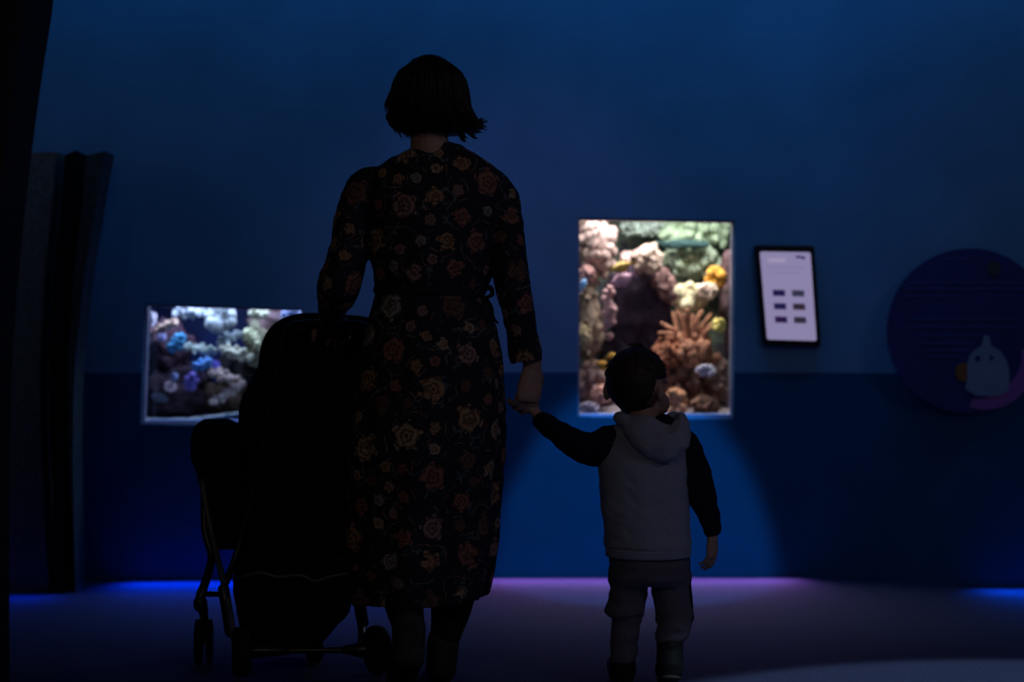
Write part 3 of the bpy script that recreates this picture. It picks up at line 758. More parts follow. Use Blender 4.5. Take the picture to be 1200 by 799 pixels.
# flower layout: spots spread over the cloth, each with its own tangent frame
co = coords(me); no = normals(me); N = len(co)
rng = np.random.RandomState(5); order = rng.permutation(N)
cen = []; rad = []
for i in order:
    if len(cen) >= 400: break
    r = rng.choice([.040, .034, .028, .018], p=[.36, .34, .18, .12])
    if cen:
        dd = np.linalg.norm(np.array(cen) - co[i], axis=1)
        if (dd < (np.array(rad) + r) * 1.18 + .003).any(): continue
    cen.append(co[i].copy()); rad.append(r)
cen = np.array(cen); rad = np.array(rad)
best = np.full(N, 9.0, np.float32); attr = np.zeros((N, 3), np.float32); attr[:, 0] = 9
from mathutils import kdtree
for j in range(len(cen)):
    d = co - cen[j]; L = np.linalg.norm(d, axis=1) / rad[j]; idx = np.where((L < 1.9) & (L < best))[0]
    if len(idx) == 0: continue
    n0 = no[np.argmin(np.linalg.norm(co - cen[j], axis=1))]; n0 = n0 / np.linalg.norm(n0); u = np.cross([0, 0, 1.0], n0)
    if np.linalg.norm(u) < .2: u = np.cross([1.0, 0, 0], n0)
    u /= np.linalg.norm(u); v = np.cross(n0, u); best[idx] = L[idx]
    if True:
        dl = d[idx]; uu = dl @ u; vv = dl @ v; nr = np.sqrt(uu ** 2 + vv ** 2) + 1e-9; k = np.linalg.norm(dl, axis=1) / nr / rad[j]
        th_ = rng.rand() * 6.28; ct, st = math.cos(th_), math.sin(th_)
        attr[idx, 0] = (uu * ct - vv * st) * k; attr[idx, 1] = (uu * st + vv * ct) * k; attr[idx, 2] = j * .618 % 1
at_ = me.attributes.new('flower', 'FLOAT_VECTOR', 'POINT'); at_.data.foreach_set('vector', attr.ravel())

dm = bpy.data.materials.new('floral_cloth'); dm.use_nodes = True; nt = dm.node_tree; B = nt.nodes['Principled BSDF']
nn = nt.nodes.new; lk = nt.links.new


def M(op, a, b=None, c=None):
    x = nn('ShaderNodeMath'); x.operation = op
    for i, q in enumerate((a, b, c)):
        if q is None: continue
        if isinstance(q, (int, float)): x.inputs[i].default_value = q
        else: lk(q, x.inputs[i])
    return x.outputs[0]


def mixc(f, a, b):
    x = nn('ShaderNodeMix'); x.data_type = 'RGBA'
    if isinstance(f, (int, float)): x.inputs[0].default_value = f
    else: lk(f, x.inputs[0])
    for i, q in ((6, a), (7, b)):
        if isinstance(q, tuple): x.inputs[i].default_value = (*q, 1)
        else: lk(q, x.inputs[i])
    return x.outputs[2]


at = nn('ShaderNodeAttribute'); at.attribute_name = 'flower'; sx = nn('ShaderNodeSeparateXYZ'); lk(at.outputs['Vector'], sx.inputs[0])
tc = nn('ShaderNodeTexCoord'); nz = nn('ShaderNodeTexNoise'); nz.inputs['Scale'].default_value = 60; nz.inputs['Detail'].default_value = 3; lk(tc.outputs['Object'], nz.inputs['Vector'])
U, V, ID = sx.outputs
rr = M('SQRT', M('ADD', M('MULTIPLY', U, U), M('MULTIPLY', V, V))); th = M('ARCTAN2', V, U)
wob = M('MULTIPLY', M('SUBTRACT', nz.outputs['Fac'], .5), 3.2)
pet = M('ADD', M('MULTIPLY', M('ABSOLUTE', M('SINE', M('ADD', M('MULTIPLY', th, 2.5), M('MULTIPLY', ID, 6)))), .22), M('ADD', .66, M('MULTIPLY', wob, .45)))
mask = M('LESS_THAN', rr, pet)
inn_ = M('SINE', M('ADD', M('MULTIPLY', rr, 13), M('ADD', M('MULTIPLY', wob, 3.5), M('MULTIPLY', M('SINE', M('MULTIPLY', th, 5)), .7))))
ramp = nn('ShaderNodeValToRGB'); ramp.color_ramp.interpolation = 'CONSTANT'; lk(ID, ramp.inputs[0])
cols = [(0, (0.38, 0.21, 0.10)), (.22, (0.30, 0.12, 0.08)), (.42, (0.42, 0.29, 0.17)), (.6, (0.33, 0.18, 0.15)), (.76, (0.15, 0.075, 0.05)), (.92, (0.30, 0.27, 0.23))]
ramp.color_ramp.elements[0].color = (*cols[0][1], 1); ramp.color_ramp.elements[1].position = cols[1][0]; ramp.color_ramp.elements[1].color = (*cols[1][1], 1)
for p_, c_ in cols[2:]: e = ramp.color_ramp.elements.new(p_); e.color = (*c_, 1)
dark = mixc(.8, ramp.outputs[0], (0.04, 0.018, 0.014))
fcol = mixc(M('MULTIPLY', M('ADD', inn_, 1), .5), dark, ramp.outputs[0])
cent = M('LESS_THAN', rr, .13); fcol = mixc(cent, fcol, (0.10, 0.05, 0.02))
# sprigs: thin pale leaf strokes on near-black cloth
vo = nn('ShaderNodeTexVoronoi'); vo.feature = 'DISTANCE_TO_EDGE'; vo.inputs['Scale'].default_value = 26
n3 = nn('ShaderNodeTexNoise'); n3.inputs['Scale'].default_value = 12; n3.inputs['Detail'].default_value = 2; lk(tc.outputs['Object'], n3.inputs['Vector'])
va = nn('ShaderNodeVectorMath'); va.operation = 'MULTIPLY_ADD'; lk(n3.outputs['Color'], va.inputs[0]); va.inputs[1].default_value = (.12, .12, .12); lk(tc.outputs['Object'], va.inputs[2]); lk(va.outputs[0], vo.inputs['Vector'])
n4 = nn('ShaderNodeTexNoise'); n4.inputs['Scale'].default_value = 22; lk(tc.outputs['Object'], n4.inputs['Vector'])
sprig = M('MULTIPLY', M('LESS_THAN', vo.outputs['Distance'], .045), M('GREATER_THAN', n4.outputs['Fac'], .585))
base = mixc(sprig, (0.012, 0.014, 0.022), (0.085, 0.105, 0.11))
lk(mixc(mask, base, fcol), B.inputs['Base Color']); B.inputs['Roughness'].default_value = .75; B.inputs['Specular IOR Level'].default_value = .25
dress = obj('dress', me, dm, w_root); dress['label'] = 'long black dress printed with brown, rust and cream flowers'
# waist tie with bow loops at the right
bm = bmesh.new(); rings = []
a, b = P(437, 344, YW), P(568, 344, YW); cx = (a.x + b.x) / 2; rx = (b.x - a.x) / 2 - .005
for k in range(49):
    t = 2 * PI * k / 48; c = Vector((cx + rx * math.cos(t), YW + .110 * math.sin(t), a.z - .006 * math.cos(t) + .004)); n_ = Vector((math.cos(t), math.sin(t), 0))
    rings.append([c + n_ * .004 + Vector((0, 0, .009)), c + n_ * .004 - Vector((0, 0, .009)), c - n_ * .004 - Vector((0, 0, .009)), c - n_ * .004 + Vector((0, 0, .009))])
loft(bm, rings, cap=False); bmesh.ops.remove_doubles(bm, verts=bm.verts, dist=1e-5)
tube(bm, [P(566, 343, YW - .02), P(574, 336, YW - .02), P(577, 345, YW - .02), P(568, 349, YW - .02)], [.008, .012, .012, .008], 8, 4, flat=.5)
tube(bm, [P(567, 347, YW - .02), P(575, 358, YW - .03), P(577, 372, YW - .03), P(583, 378, YW - .03)], [.007, .010, .011, .006], 8, 4, flat=.4)
tube(bm, [P(566, 347, YW - .02), P(569, 362, YW - .04), P(570, 380, YW - .045)], [.007, .009, .008], 8, 4, flat=.4)
me2 = remesh(bm, .003, 1)
obj('waist_tie', me2, mat('dark_cloth', (0.012, 0.013, 0.02), .8, .3, 60), dress)
# hair: cap + locks
m_hair = mat('dark_hair', (0.012, 0.008, 0.006), 0.5, 0.4, 200, 0.2, 0.4)
bm = bmesh.new()
hp = [(68, 494, 515, .03), (73, 483, 525, .055), (84, 473, 536, .082), (100, 465, 545, .098), (118, 460, 548, .102), (135, 459, 550, .095), (148, 469, 550, .078), (158, 481, 545, .06)]
rings = []
for py, l, r, ry in hp:
    a, b = P(l, py, YW), P(r, py, YW); rings.append(ering((a.x + b.x) / 2, YW - .02, a.z, (b.x - a.x) / 2, ry, 36, lambda t: 1 + .02 * math.sin(11 * t) + .012 * math.sin(23 * t)))
loft(bm, rings)
crown = P(506, 76, YW - .03); rh = random.Random(11)
cap_w = lambda f: .088 * math.sin(min(1, .25 + f * .9) * PI / 2)
for k in range(420):
    t = rh.uniform(-PI * 1.12, PI * .12)           # back and both sides, face left free
    ct, st = math.cos(t), math.sin(t); ln = rh.uniform(.92, 1.05)
    ex = rh.uniform(-.004, .006)
    pts = []; rad_ = []
    for f in (0, .2, .45, .7, .88, 1):
        i = f * ln * (158 - 70) + 70; py = i
        row = min(range(len(hp)), key=lambda q: abs(hp[q][0] - py)); q0_ = hp[row]
        if f in (0,): hw, cxp, ry = 8, 506, .02
        else:
            j = max(0, min(len(hp) - 2, next((q for q in range(len(hp) - 1) if hp[q + 1][0] >= py), len(hp) - 2))); u = max(0, min(1, (py - hp[j][0]) / (hp[j + 1][0] - hp[j][0])))
            l = hp[j][1] * (1 - u) + hp[j + 1][1] * u; r = hp[j][2] * (1 - u) + hp[j + 1][2] * u; ry = hp[j][3] * (1 - u) + hp[j + 1][3] * u; hw = (r - l) / 2; cxp = (l + r) / 2
        p = P(cxp + hw * ct, py, YW); p.y = YW - .02 + ry * st
        p += Vector((ct, st, 0)) * (ex + .002)
        if f > .8: p += Vector((ct, st, 0)) * rh.uniform(-.004, .006)
        if f > .85 and ct > .6: p += Vector((.012 * (f > .95) + .010, 0, .004))
        pts.append(p); rad_.append(.0028 * (1 - f * .75))
    tube(bm, pts, rad_, 5, 2, round_ends=False)
for (x0, y0, x1, y1, x2, y2) in ((545, 128, 553, 148, 569, 146), (546, 130, 556, 150, 567, 152), (548, 125, 558, 142, 566, 141), (540, 140, 550, 158, 557, 161), (538, 145, 543, 160, 547, 164), (535, 148, 541, 160, 543, 164),
                                 (544, 135, 551, 152, 560, 157), (465, 100, 456, 118, 453, 128), (464, 118, 458, 140, 465, 150), (463, 125, 462, 145, 468, 158), (466, 120, 455, 135, 457, 143), (548, 134, 560, 145, 568, 149)):
    for j in range(7):
        o2 = Vector((rh.uniform(-.006, .006), rh.uniform(-.02, .02), rh.uniform(-.006, .006)))
        tube(bm, [P(x0, y0, YW) + o2, P(x1, y1, YW) + o2 * 1.0, P(x2, y2, YW) + o2 * 1.4], [.003, .0028, .0006], 5, 4, round_ends=False)
obj('hair', bm, m_hair, w_root)
bm = bmesh.new(); ell(bm, P(542, 158, YW - .01), .004, None, 2); obj('earring', bm, mat('pale_metal', (.5, .5, .5), .3, .1, metal=1), w_root)
# leggings and shoes
m_leg = mat('black_leggings', (0.008, 0.008, 0.011), .8, .2, 60)
bm = bmesh.new(); tube(bm, [P(472, 560, YW + .01), P(470, 650, YW + .02), P(470, 690, YW - .08), P(478, 730, YW - .17), P(479, 740, YW - .19)], [.075, .056, .054, .042, .037], 18); obj('legging', bm, m_leg, w_root)
bm = bmesh.new(); tube(bm, [P(537, 560, YW + .03), P(533, 650, YW + .03), P(531, 700, YW + .02), P(522, 745, YW), P(519, 760, YW)], [.075, .058, .057, .040, .035], 18); obj('legging', bm, m_leg, w_root)
m_shoe = mat('dark_suede', (0.045, 0.038, 0.032), .8, .25, 40, .2)
m_sole = mat('shoe_sole', (0.025, 0.022, 0.02), .8, .2, 40)
for A_, H_, B_, T_ in ((LA, LHe, LB, LT), (RA, RHe, RB, RT)):      # left heel raised, right foot flat
    bm = bmesh.new()
    tube(bm, [A_ + (A_ - H_).normalized() * .01, A_.lerp(H_, .5), H_], [.043, .042, .040], 18, 4)
    tube(bm, [H_, H_.lerp(B_, .5), B_, T_], [.041, .038, .040, .029], 18, 4)
    ab = obj('ankle_boot', remesh(bm, .004, 2), m_shoe, w_root)
    bm = bmesh.new(); dn = Vector((0, -(H_.z - B_.z), -(B_.y - H_.y))).normalized()
    tube(bm, [H_ + dn * .036 + (H_ - B_).normalized() * .018, H_.lerp(B_, .5) + dn * .034, B_ + Vector((0, 0, -.036)), T_ + Vector((0, .01, -.024))], [.028, .027, .036, .024], 12, 4, flat=.22, up=dn)
    obj('sole', bm, m_sole, ab)

# ================================================================== CHILD
YB = 3.75
k_root = thing('person', 'toddler in grey hoodie with dark sleeves, reaching up to hold a hand', 'person', (P(760, 800, YB).x, YB, 0))
k_root['group'] = 'people walking hand in hand'
bm = bmesh.new()
KH = .90
Tk, Rk = head(bm, P(747, 454, YB + .01), 0.6, 0.05, KH, True)
for s__ in (-1, 1): ell(bm, Tk(s__ * .044, .040, -.045), .034, None, 3)
ell(bm, P(745, 443, YB), (.074, .084, .080))
for s__ in (-1, 1): ell(bm, Tk(s__ * .090, -.022, -.012), (.010, .013, .026), Rk, 3); ell(bm, Tk(s__ * .082, -.014, -.012), (.012, .010, .018), Rk, 3)
tube(bm, [P(751, 470, YB), P(755, 492, YB)], [.042, .040], 14)
rings = []
for py, l, r, ry in ((494, 738, 782, .04), (505, 722, 798, .055), (530, 712, 798, .07), (570, 712, 798, .075), (620, 715, 800, .08), (660, 718, 804, .08), (680, 722, 802, .06)):
    a, b = P(l, py, YB), P(r, py, YB); rings.append(ering((a.x + b.x) / 2, YB, a.z, (b.x - a.x) / 2, ry, 24))
loft(bm, rings)
tube(bm, [P(722, 518, YB), P(690, 527, YB), P(658, 510, YB + .002), P(635, 493, YB + .02), P(628, 484, YB + .03)], [.034, .032, .022, .016, .015], 12)
tube(bm, [P(794, 520, YB), P(812, 550, YB), P(824, 585, YB - .01), P(833, 616, YB - .0), P(835, 628, YB)], [.034, .032, .024, .016, .015], 12)
tube(bm, [P(737, 665, YB), P(735, 720, YB), P(731, 775, YB - .01)], [.05, .036, .025], 12)
tube(bm, [P(787, 665, YB), P(786, 715, YB), P(784, 750, YB - .04), P(784, 775, YB - .07)], [.05, .036, .028, .024], 12)
tube(bm, [P(731, 780, YB - .01), Vector((P(729, 0, YB).x, YB + .01, .035)), Vector((P(728, 0, YB).x, YB + .07, .028))], [.022, .024, .02], 10)
tube(bm, [P(784, 775, YB - .07), P(784, 790, YB - .06), Vector((P(784, 0, YB).x, YB + .03, .028))], [.022, .024, .02], 10)
hand(bm, P(628, 484, YB + .03), (-.50, .12, .82), (.45, -.75, .35), .095, side=1, curls=(25, 35, 30), thumb=(.6, .6, -.4))
hand(bm, P(835, 627, YB), (-.02, .05, -1), (.75, -.65, 0), .105, side=-1, curls=(14, 18, 14), thumb=(.75, .5, -.3), tcurl=.25)
obj('body', remesh(bm, 0.0027, 3), skin, k_root)
eyes(Tk, Rk, KH, k_root, mat('blue_iris', (0.05, 0.09, 0.15), 0.2, 0.1))
# hair: close cap over the skull, open at the face and around the ear
bm = bmesh.new()
vs = ell(bm, P(745.5, 445, YB), (.0805, .092, .0875), None, 5)
fd = Vector((math.sin(.6), math.cos(.6), 0)); sd_ = Vector((math.cos(.6), -math.sin(.6), 0)); cc = P(745.5, 445, YB)
dele = []
for v in bm.verts:
    d = (v.co - cc).normalized(); f = d.dot(fd); z = d.z; s_ = d.dot(sd_)
    lim = -.93 if f < -.1 else (-.75 + 1.3 * min(1, (f + .1) / .7))
    if z < lim or (abs(s_) > .62 and -.95 < z < .06 and -.42 < f < .7): dele.append(v)
    else: v.co = cc + (v.co - cc) * (1 + .018 * noise.noise(d * 9) + .006 * noise.noise(d * 40))
bmesh.ops.delete(bm, geom=dele, context='VERTS')
rh = random.Random(2)
for k in range(260):
    z = rh.uniform(-.4, .98); t = rh.uniform(0, 2 * PI); s_ = math.sqrt(1 - z * z); d = Vector((s_ * math.cos(t), s_ * math.sin(t), z))
    if d.dot(fd) > .1 and z < .45: continue
    if abs(d.dot(sd_)) > .6 and z < .3: continue
    if z < -.1: continue
    p = cc + Vector((d.x * .0808, d.y * .0923, d.z * .0878)); dn = (Vector((0, 0, -1)) - d * -d.z); dn = dn.normalized() if dn.length > .1 else Vector((1, 0, 0)); tw = Vector((rh.uniform(-.3, .3), rh.uniform(-.3, .3), 0))
    tube(bm, [p - d * .001, p + (dn + tw) * .010 - d * .0008, p + (dn + tw) * .020 - d * .003], [.0018, .0016, .0005], 5, 2, round_ends=False)
for k in range(16):
    o2 = rh.uniform(-7, 7); tube(bm, [P(751 + o2 * .6, 410, YB), P(747 + o2, 402.5, YB - .0), P(740 + o2 * 1.1 + 3, 403 + abs(o2) * .3, YB)], [.0018, .0015, .0004], 5, 3, round_ends=False)
hk = obj('hair', bm, mat('brown_hair', (0.035, 0.022, 0.012), .55, .3, 150, .2, .3), k_root)
sl = hk.modifiers.new('s', 'SOLIDIFY'); sl.thickness = .003; sl.offset = -1
# hoodie torso
m_hood = mat('grey_jersey', (0.30, 0.30, 0.36), .9, .1, 200, .25, .1, bscale=500)
m_slv = mat('dark_navy_jersey', (0.012, 0.014, 0.024), .9, .2, 120, .2, .1)
bm = bmesh.new(); rings = []
for py, l, r, ry, am in ((492, 728, 800, .050, 0), (500, 716, 806, .062, 0), (520, 706, 808, .078, .005), (545, 701, 807, .086, .01), (580, 703, 806, .090, .012), (615, 707, 808, .094, .012), (638, 708, 811, .096, .012), (641, 710, 809, .090, 0), (650, 712, 808, .088, 0)):
    a, b = P(l, py, YB), P(r, py, YB); rings.append(ering((a.x + b.x) / 2, YB, a.z, (b.x - a.x) / 2, ry, 60, fold(am), 2.2))
loft(bm, rings); me = remesh(bm, .004, 2)
displace(me, lambda p: .005 * noise.noise(Vector((p.x * 14 + p.z * 12, p.y * 14, p.z * 16))) + .002 * noise.noise(Vector((p.x * 40 + p.z * 30, p.y * 30, p.z * 50))))
hoodie = obj('hoodie', me, m_hood, k_root); hoodie['label'] = 'light grey hoodie body'
bm = bmesh.new()
tube(bm, [P(735, 508, YB), P(718, 520, YB), P(690, 526, YB), P(660, 511, YB), P(636, 494, YB + .018)], [.032, .053, .044, .034, .026], 20, 5); me = remesh(bm, .004, 2)
displace(me, lambda p: .004 * noise.noise(Vector((p.x * 45, p.y * 20, p.z * 20)))); s1 = obj('sleeve', me, m_slv, hoodie); s1['label'] = 'dark raglan sleeve'
bm = bmesh.new()
tube(bm, [P(786, 506, YB), P(797, 520, YB), P(812, 548, YB), P(824, 585, YB - .01), P(833, 611, YB), P(834, 619, YB)], [.032, .048, .043, .036, .027, .026], 20, 5); me = remesh(bm, .004, 2)
displace(me, lambda p: .004 * noise.noise(Vector((p.x * 20, p.y * 20, p.z * 45)))); s2 = obj('sleeve', me, m_slv, hoodie); s2['label'] = 'dark raglan sleeve'
# hood: soft collar roll open at the front right, pouch hanging at the back
bm = bmesh.new()
ring_pts = []
for k in range(25):
    t = math.radians(-330 + 300 * k / 24 + 95)
    ring_pts.append(Vector((P(757, 0, YB).x + .072 * math.cos(t), YB + .055 * math.sin(t) - .01, P(0, 494, YB).z + .012 * math.cos(t * 2))))
tube(bm, ring_pts, [.014 + .008 * math.sin(PI * k / 24) for k in range(25)], 12, 2)
# pouch (outer shell with a hollow)
rings = []
for py, l, r, yc, ry in ((538, 764, 778, -.085, .012), (532, 752, 789, -.088, .022), (520, 738, 802, -.082, .036), (505, 728, 807, -.066, .046), (494, 725, 806, -.048, .052), (486, 731, 800, -.036, .050), (484, 738, 797, -.032, .044), (490, 742, 794, -.034, .036), (500, 745, 790, -.04, .028)):
    a, b = P(l, py, YB), P(r, py, YB); R_ = ering((a.x + b.x) / 2, YB + yc, a.z, (b.x - a.x) / 2, ry, 40)
    if py < 503:
        for v in R_: v.z += (-.034 * math.exp(-((v.x - P(777, 0, YB).x) / .024) ** 2) + .006 * math.exp(-((v.x - P(797, 0, YB).x) / .016) ** 2)) * (1 if v.y < YB + yc + .01 else .3)
    rings.append(R_)
loft(bm, rings)
tube(bm, [P(797, 505, YB - .05), P(799, 493, YB - .03), P(794, 488, YB + .01), P(790, 492, YB + .04)], [.010, .012, .011, .008], 10, 4)
ell(bm, P(797, 491, YB - .058), (.012, .026, .020))
me = remesh(bm, .0035, 2)
displace(me, lambda p: .005 * noise.noise(Vector((p.x * 22 - p.z * 18, p.y * 18, p.z * 20 + p.x * 15))) + .0015 * noise.noise(p * 60))
hd = obj('hood', me, m_hood, hoodie)
bm = bmesh.new(); ell(bm, P(780, 492, YB - .060), (.027, .022, .015), Matrix.Rotation(.25, 3, 'Y')); obj('hood_shade', bm, m_slv, hd)  # dark ellipsoid stands in for the shade inside the hood's hollow
bm = bmesh.new()
rings = []
for i in range(5):
    py = 640 + i * 2.6; a, b = P(709.5, py, YB), P(809.5, py, YB); rings.append(ering((a.x + b.x) / 2, YB, a.z, (b.x - a.x) / 2, .096 - .001 * i, 90, lambda t: 1 + .006 * math.sin(45 * t), 2.2))
loft(bm, rings); obj('waistband', bm, m_hood, hoodie)
# trousers
m_pant = mat('grey_joggers', (0.13, 0.115, 0.14), .9, .12, 200, .25, .1, bscale=500)
bm = bmesh.new(); rings = []
for py, l, r, ry in ((645, 714, 806, .086), (660, 713, 809, .09), (675, 713, 811, .088), (684, 716, 808, .07)):
    a, b = P(l, py, YB), P(r, py, YB); rings.append(ering((a.x + b.x) / 2, YB, a.z, (b.x - a.x) / 2, ry, 40))
loft(bm, rings)
tube(bm, [P(738, 670, YB), P(736, 690, YB), P(735, 709, YB), P(733, 716, YB), P(734, 726, YB), P(732, 750, YB - .005), P(730, 772, YB - .01)], [.055, .051, .050, .053, .040, .037, .033], 20, 4)
tube(bm, [P(786, 670, YB), P(787, 690, YB), P(788, 712, YB - .01), P(790, 722, YB - .02), P(790, 733, YB - .04), P(787, 742, YB - .05), P(784, 752, YB - .055)], [.055, .052, .049, .052, .045, .043, .034], 20, 4)
me = remesh(bm, .004, 2)
displace(me, lambda p: .005 * noise.noise(Vector((p.x * 12, p.y * 12, p.z * 48))) + .003 * noise.noise(Vector((p.x * 35, p.y * 20, p.z * 30))))
pt = obj('joggers', me, m_pant, k_root)
bm = bmesh.new(); rings = []
for i, (px, py, r_) in enumerate(((806, 650, .013), (808, 680, .013), (810, 700, .013), (811, 715, .014), (812, 722, .014), (806, 738, .010))):
    c = P(px, py, YB - .012 - (.02 if i > 3 else 0)); rings.append([c + Vector((-.012, -.018, 0)), c + Vector((.002, -.016, 0)), c + Vector((.004, .02, 0)), c + Vector((-.01, .025, 0))])
loft(bm, rings); obj('side_stripe', bm, m_slv, pt)
# boots
m_boot = mat('black_boot', (0.008, 0.008, 0.010), .7, .2, 60)


def kid_boot(ankle, heel, toe, toe2):
    bm = bmesh.new(); tube(bm, [ankle, heel, heel.lerp(toe, .5), toe, toe2], [.034, .036, .036, .036, .026], 16, 4)
    for k in range(3): tube(bm, [ankle + Vector((-.03, -.0, .004 - k * .012)), ankle + Vector((0, -.034, -k * .012)), ankle + Vector((.03, 0, .004 - k * .012))], .006, 8, 4)
    b = obj('boot', remesh(bm, .004, 2), m_boot, k_root)
    bm = bmesh.new(); d = Vector((0, 0, -.026)); tube(bm, [heel + d + Vector((0, -.02, .004)), heel.lerp(toe, .5) + d, toe + d, toe2 + Vector((0, 0, -.016))], [.028, .026, .031, .022], 12, 4, flat=.3, up=(0, 0, 1)); obj('sole', bm, m_sole, b)


x = P(729, 0, YB).x
kid_boot(P(730, 778, YB - .01), Vector((x, YB - .005, .04)), Vector((x, YB + .08, .038)), Vector((x, YB + .115, .032)))
x = P(784, 0, YB).x
kid_boot(P(785, 754, YB - .06), P(785, 782, YB - .075), Vector((x, YB + .02, .038)), Vector((x, YB + .055, .032)))

# ================================================================== STROLLER
YS = 4.12
st = thing('stroller', 'black compact stroller with rounded canopy, pushed by the woman on the left', 'stroller', (P(350, 0, 4).x, YS, 0))
m_fab = mat('black_fabric', (0.010, 0.010, 0.014), .9, .25, 80, .3, .1)
m_fab2 = mat('charcoal_fabric', (0.016, 0.016, 0.018), .9, .3, 90, .3, .1)
m_tub = mat('black_frame_metal', (0.02, 0.02, 0.024), .35, .2, 30, spec=.5)
m_grey = mat('grey_highlight_metal', (0.12, 0.12, 0.14), .35, .2, 30, spec=.5)
m_tyre = mat('black_rubber', (0.008, 0.008, 0.009), .8, .2, 60)


def softbody(name, rows, m, root, n=48, am=.01, ex=2.4, vox=.006, wr=.006):
    bm = bmesh.new(); rings = []
    for py, l, r, Y, ry in rows:
        a, b = P(l, py, Y), P(r, py, Y); rings.append(ering((a.x + b.x) / 2, Y, a.z, (b.x - a.x) / 2, ry, n, fold(am), ex))
    loft(bm, rings); me = remesh(bm, vox, 2); displace(me, lambda p: wr * noise.noise(Vector((p.x * 12 + p.z * 9, p.y * 12, p.z * 14))))
    return obj(name, me, m, root)


YK = 4.22
canopy = softbody('canopy', [(376, 358, 418, YK, .07), (381, 338, 436, YK, .12), (392, 324, 444, YK, .15), (410, 314, 448, YK, .165), (430, 310, 450, YK, .17), (445, 305, 450, YK, .17), (465, 300, 450, YK, .165), (490, 300, 448, YK, .15)], m_fab2, st)
bm = bmesh.new(); tube(bm, [P(306, 455, YK - .04), P(310, 425, YK - .04), P(316, 402, YK - .05), P(328, 385, YK - .06), P(348, 375, YK - .07), P(370, 372, YK - .08), P(400, 373, YK - .08), P(432, 377, YK - .08), P(446, 392, YK - .06)], [.013, .018, .022, .022, .018, .014, .012, .012, .012], 12, 5)
obj('canopy_rim', bm, m_fab, canopy)
side = softbody('canopy_side_panel', [(430, 302, 322, YK, .05), (445, 295, 330, YK, .08), (462, 286, 335, YK, .09), (480, 281, 330, YK, .09), (495, 281, 322, YK, .085), (515, 286, 315, YK, .06), (532, 291, 306, YK, .04)], mat('navy_fabric', (0.014, 0.018, 0.035), .9, .25, 80, .3, .1), canopy)
seat = softbody('seat_shell', [(470, 292, 440, YK, .13), (520, 288, 436, YK, .15), (570, 286, 430, YK, .16), (620, 280, 428, YK, .16), (655, 276, 424, YK, .14), (680, 282, 420, YK, .12)], m_fab, st)
back = softbody('back_pocket', [(522, 330, 372, YK - .15, .02), (540, 324, 376, YK - .155, .03), (575, 322, 378, YK - .16, .034), (600, 326, 376, YK - .155, .028)], mat('brown_fabric', (0.035, 0.024, 0.022), .9, .3, 60, .3, .1), seat)
rest = softbody('leg_rest', [(492, 238, 268, YK + .04, .05), (498, 229, 282, YK + .04, .08), (512, 225, 290, YK + .04, .10), (535, 226, 290, YK + .04, .10), (552, 233, 290, YK + .03, .09), (575, 236, 292, YK + .02, .08), (610, 240, 292, YK, .08), (640, 246, 292, YK - .02, .07)], m_fab, st, wr=.004)
basket = softbody('storage_basket', [(650, 284, 420, 4.10, .14), (662, 276, 418, 4.08, .16), (690, 276, 416, 4.06, .165), (720, 280, 408, 4.05, .16), (745, 288, 384, 4.04, .14), (756, 300, 372, 4.04, .12)], m_fab2, st)
bm = bmesh.new(); tube(bm, [P(284, 676, 3.90), P(306, 671, 3.885), P(325, 676, 3.885), P(352, 674, 3.885), P(369, 681, 3.885), P(385, 676, 3.89), P(408, 672, 3.90)], .004, 8, 4); obj('basket_trim', bm, m_grey, basket)
# tubes
wl = Vector((P(283, 0, 3.86).x, 3.86, .068)); wr_ = Vector((P(436, 0, 3.86).x, 3.88, .068))
fl = Vector((P(240, 0, 4.06).x, 4.02, .062)); fr = Vector((P(369, 0, 4.06).x, 4.05, .062))
bm = bmesh.new()
tube(bm, [P(334, 388, 4.06), P(345, 380, 4.0), P(370, 379, 3.965), P(400, 380, 3.965), P(425, 381, 3.985), P(436, 392, 4.05)], .011, 12, 4); obj('handlebar', bm, m_tub, st)
bm = bmesh.new(); tube(bm, [P(334, 388, 4.06), P(322, 440, 4.07), P(300, 560, 4.09), P(280, 640, 4.08), P(262, 690, 4.02)], .010, 10, 4); tube(bm, [P(436, 392, 4.05), P(434, 560, 4.06), P(424, 680, 4.0), P(428, 730, 3.93)], .010, 10, 4); obj('push_frame', bm, m_tub, st)
bm = bmesh.new(); tube(bm, [P(237, 565, 4.16), P(243, 600, 4.13), P(254, 650, 4.08), P(266, 700, 3.97), wl + Vector((-.02, .0, .03))], .009, 10, 4); rf = obj('rear_leg', bm, m_grey, st); rf['label'] = 'rear leg tube with a highlight put into its grey colour'  # highlight on the tube put in as grey; the other rear leg is black
bm = bmesh.new(); tube(bm, [P(418, 650, 4.08), P(418, 700, 4.02), P(424, 735, 3.95), wr_ + Vector((-.03, 0, .02))], .012, 10, 4); obj('rear_leg', bm, m_tub, st)
bm = bmesh.new(); tube(bm, [P(240, 560, 4.17), P(240, 620, 4.12), P(248, 650, 4.10), P(243, 675, 4.06), P(236, 695, 4.03), fl + Vector((-.008, .0, .10))], [.012, .011, .012, .012, .014, .016], 12, 4); obj('front_leg', bm, m_tub, st)
bm = bmesh.new(); tube(bm, [P(392, 650, 4.15), P(382, 700, 4.12), fr + Vector((0, .02, .10))], .012, 12, 4); obj('front_leg', bm, m_tub, st)
bm = bmesh.new(); tube(bm, [P(243, 696, 4.03), P(262, 696, 4.0)], .008, 10, 2); tube(bm, [P(262, 690, 3.98), P(270, 740, 3.95)], .016, 10, 2); obj('brake_link', bm, m_tub, st)
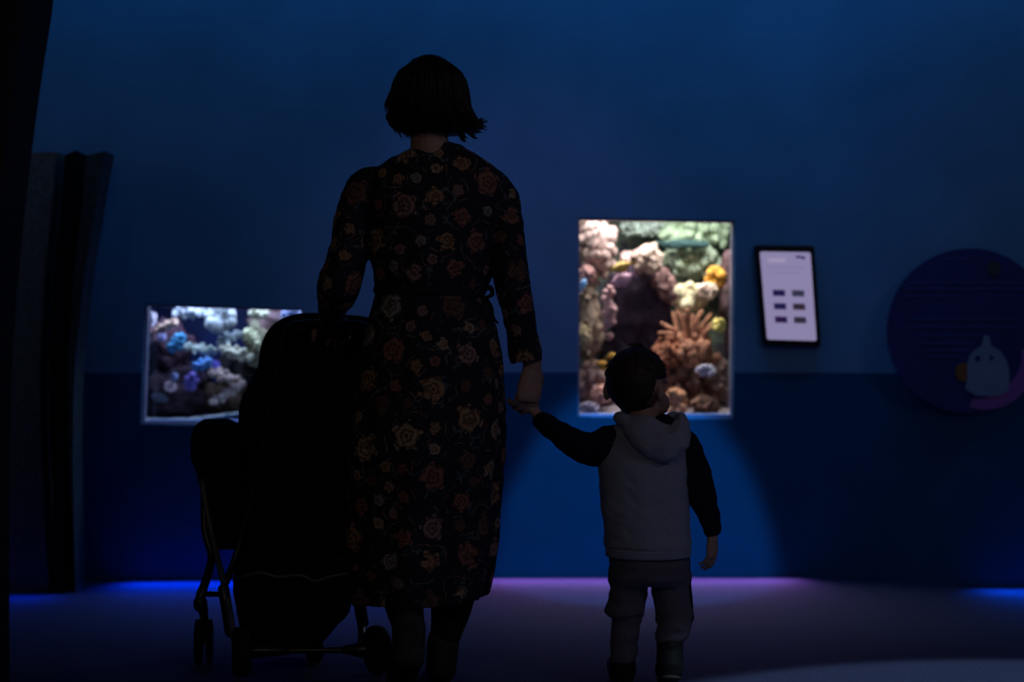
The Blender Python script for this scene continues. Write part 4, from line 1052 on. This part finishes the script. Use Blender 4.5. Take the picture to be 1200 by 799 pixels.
bm = bmesh.new(); tube(bm, [wl, wr_], .0085, 12, 2); tube(bm, [wr_ - (wr_ - wl).normalized() * .075, wr_ - (wr_ - wl).normalized() * .02], [.012, .024], 12, 2); tube(bm, [wl + (wr_ - wl).normalized() * .03, wl + (wr_ - wl).normalized() * .12], [.02, .012], 12, 2); obj('rear_axle', bm, m_tub, st)
bm = bmesh.new(); tube(bm, [P(316, 757, 3.95), P(333, 764, 3.90), P(345, 762, 3.90)], .006, 8, 3); obj('brake_pedal', bm, m_grey, st)


def wheel(c, yaw, r, wd):
    ax = Vector((math.cos(yaw), math.sin(yaw), 0)); f = Vector((-math.sin(yaw), math.cos(yaw), 0)); up = Vector((0, 0, 1))
    bm = bmesh.new(); prof = [(-.5, .62), (-.5, .82), (-.42, .95), (-.2, 1), (.2, 1), (.42, .95), (.5, .82), (.5, .62)]; n = 36
    G = [[bm.verts.new(c + ax * wd * a + (f * math.cos(2 * PI * k / n) + up * math.sin(2 * PI * k / n)) * r * q) for k in range(n)] for a, q in prof]
    for i in range(len(G)):
        for k in range(n): bm.faces.new((G[i][k], G[i][(k + 1) % n], G[(i + 1) % len(G)][(k + 1) % n], G[(i + 1) % len(G)][k]))
    t = obj('wheel', bm, m_tyre, st)
    bm = bmesh.new(); rings = [[c + ax * a + (f * math.cos(2 * PI * k / 24) + up * math.sin(2 * PI * k / 24)) * q for k in range(24)] for a, q in ((-wd * .45, r * .2), (-wd * .3, r * .62), (wd * .3, r * .62), (wd * .45, r * .2))]
    loft(bm, rings); obj('hub', bm, m_tub, t)


wheel(wl, math.radians(12), .066, .05); wheel(wr_ + Vector((.012, 0, 0)), math.radians(32), .066, .036)
wheel(fl + Vector((-.008, 0, 0)), math.radians(8), .062, .022); wheel(fl + Vector((.022, 0, 0)), math.radians(8), .062, .016); wheel(fr, math.radians(8), .062, .05)
bm = bmesh.new(); c = fl + Vector((0, 0, .0)); tube(bm, [c + Vector((-.004, 0, .11)), c + Vector((.007, .0, .07)), c + Vector((.007, 0, 0))], [.02, .012, .007], 10, 3); obj('wheel_fork', bm, m_tub, st)
bm = bmesh.new(); tube(bm, [fr + Vector((0, .01, .12)), fr + Vector((0, .0, .06))], [.02, .016], 10, 3); obj('wheel_fork', bm, m_tub, st)
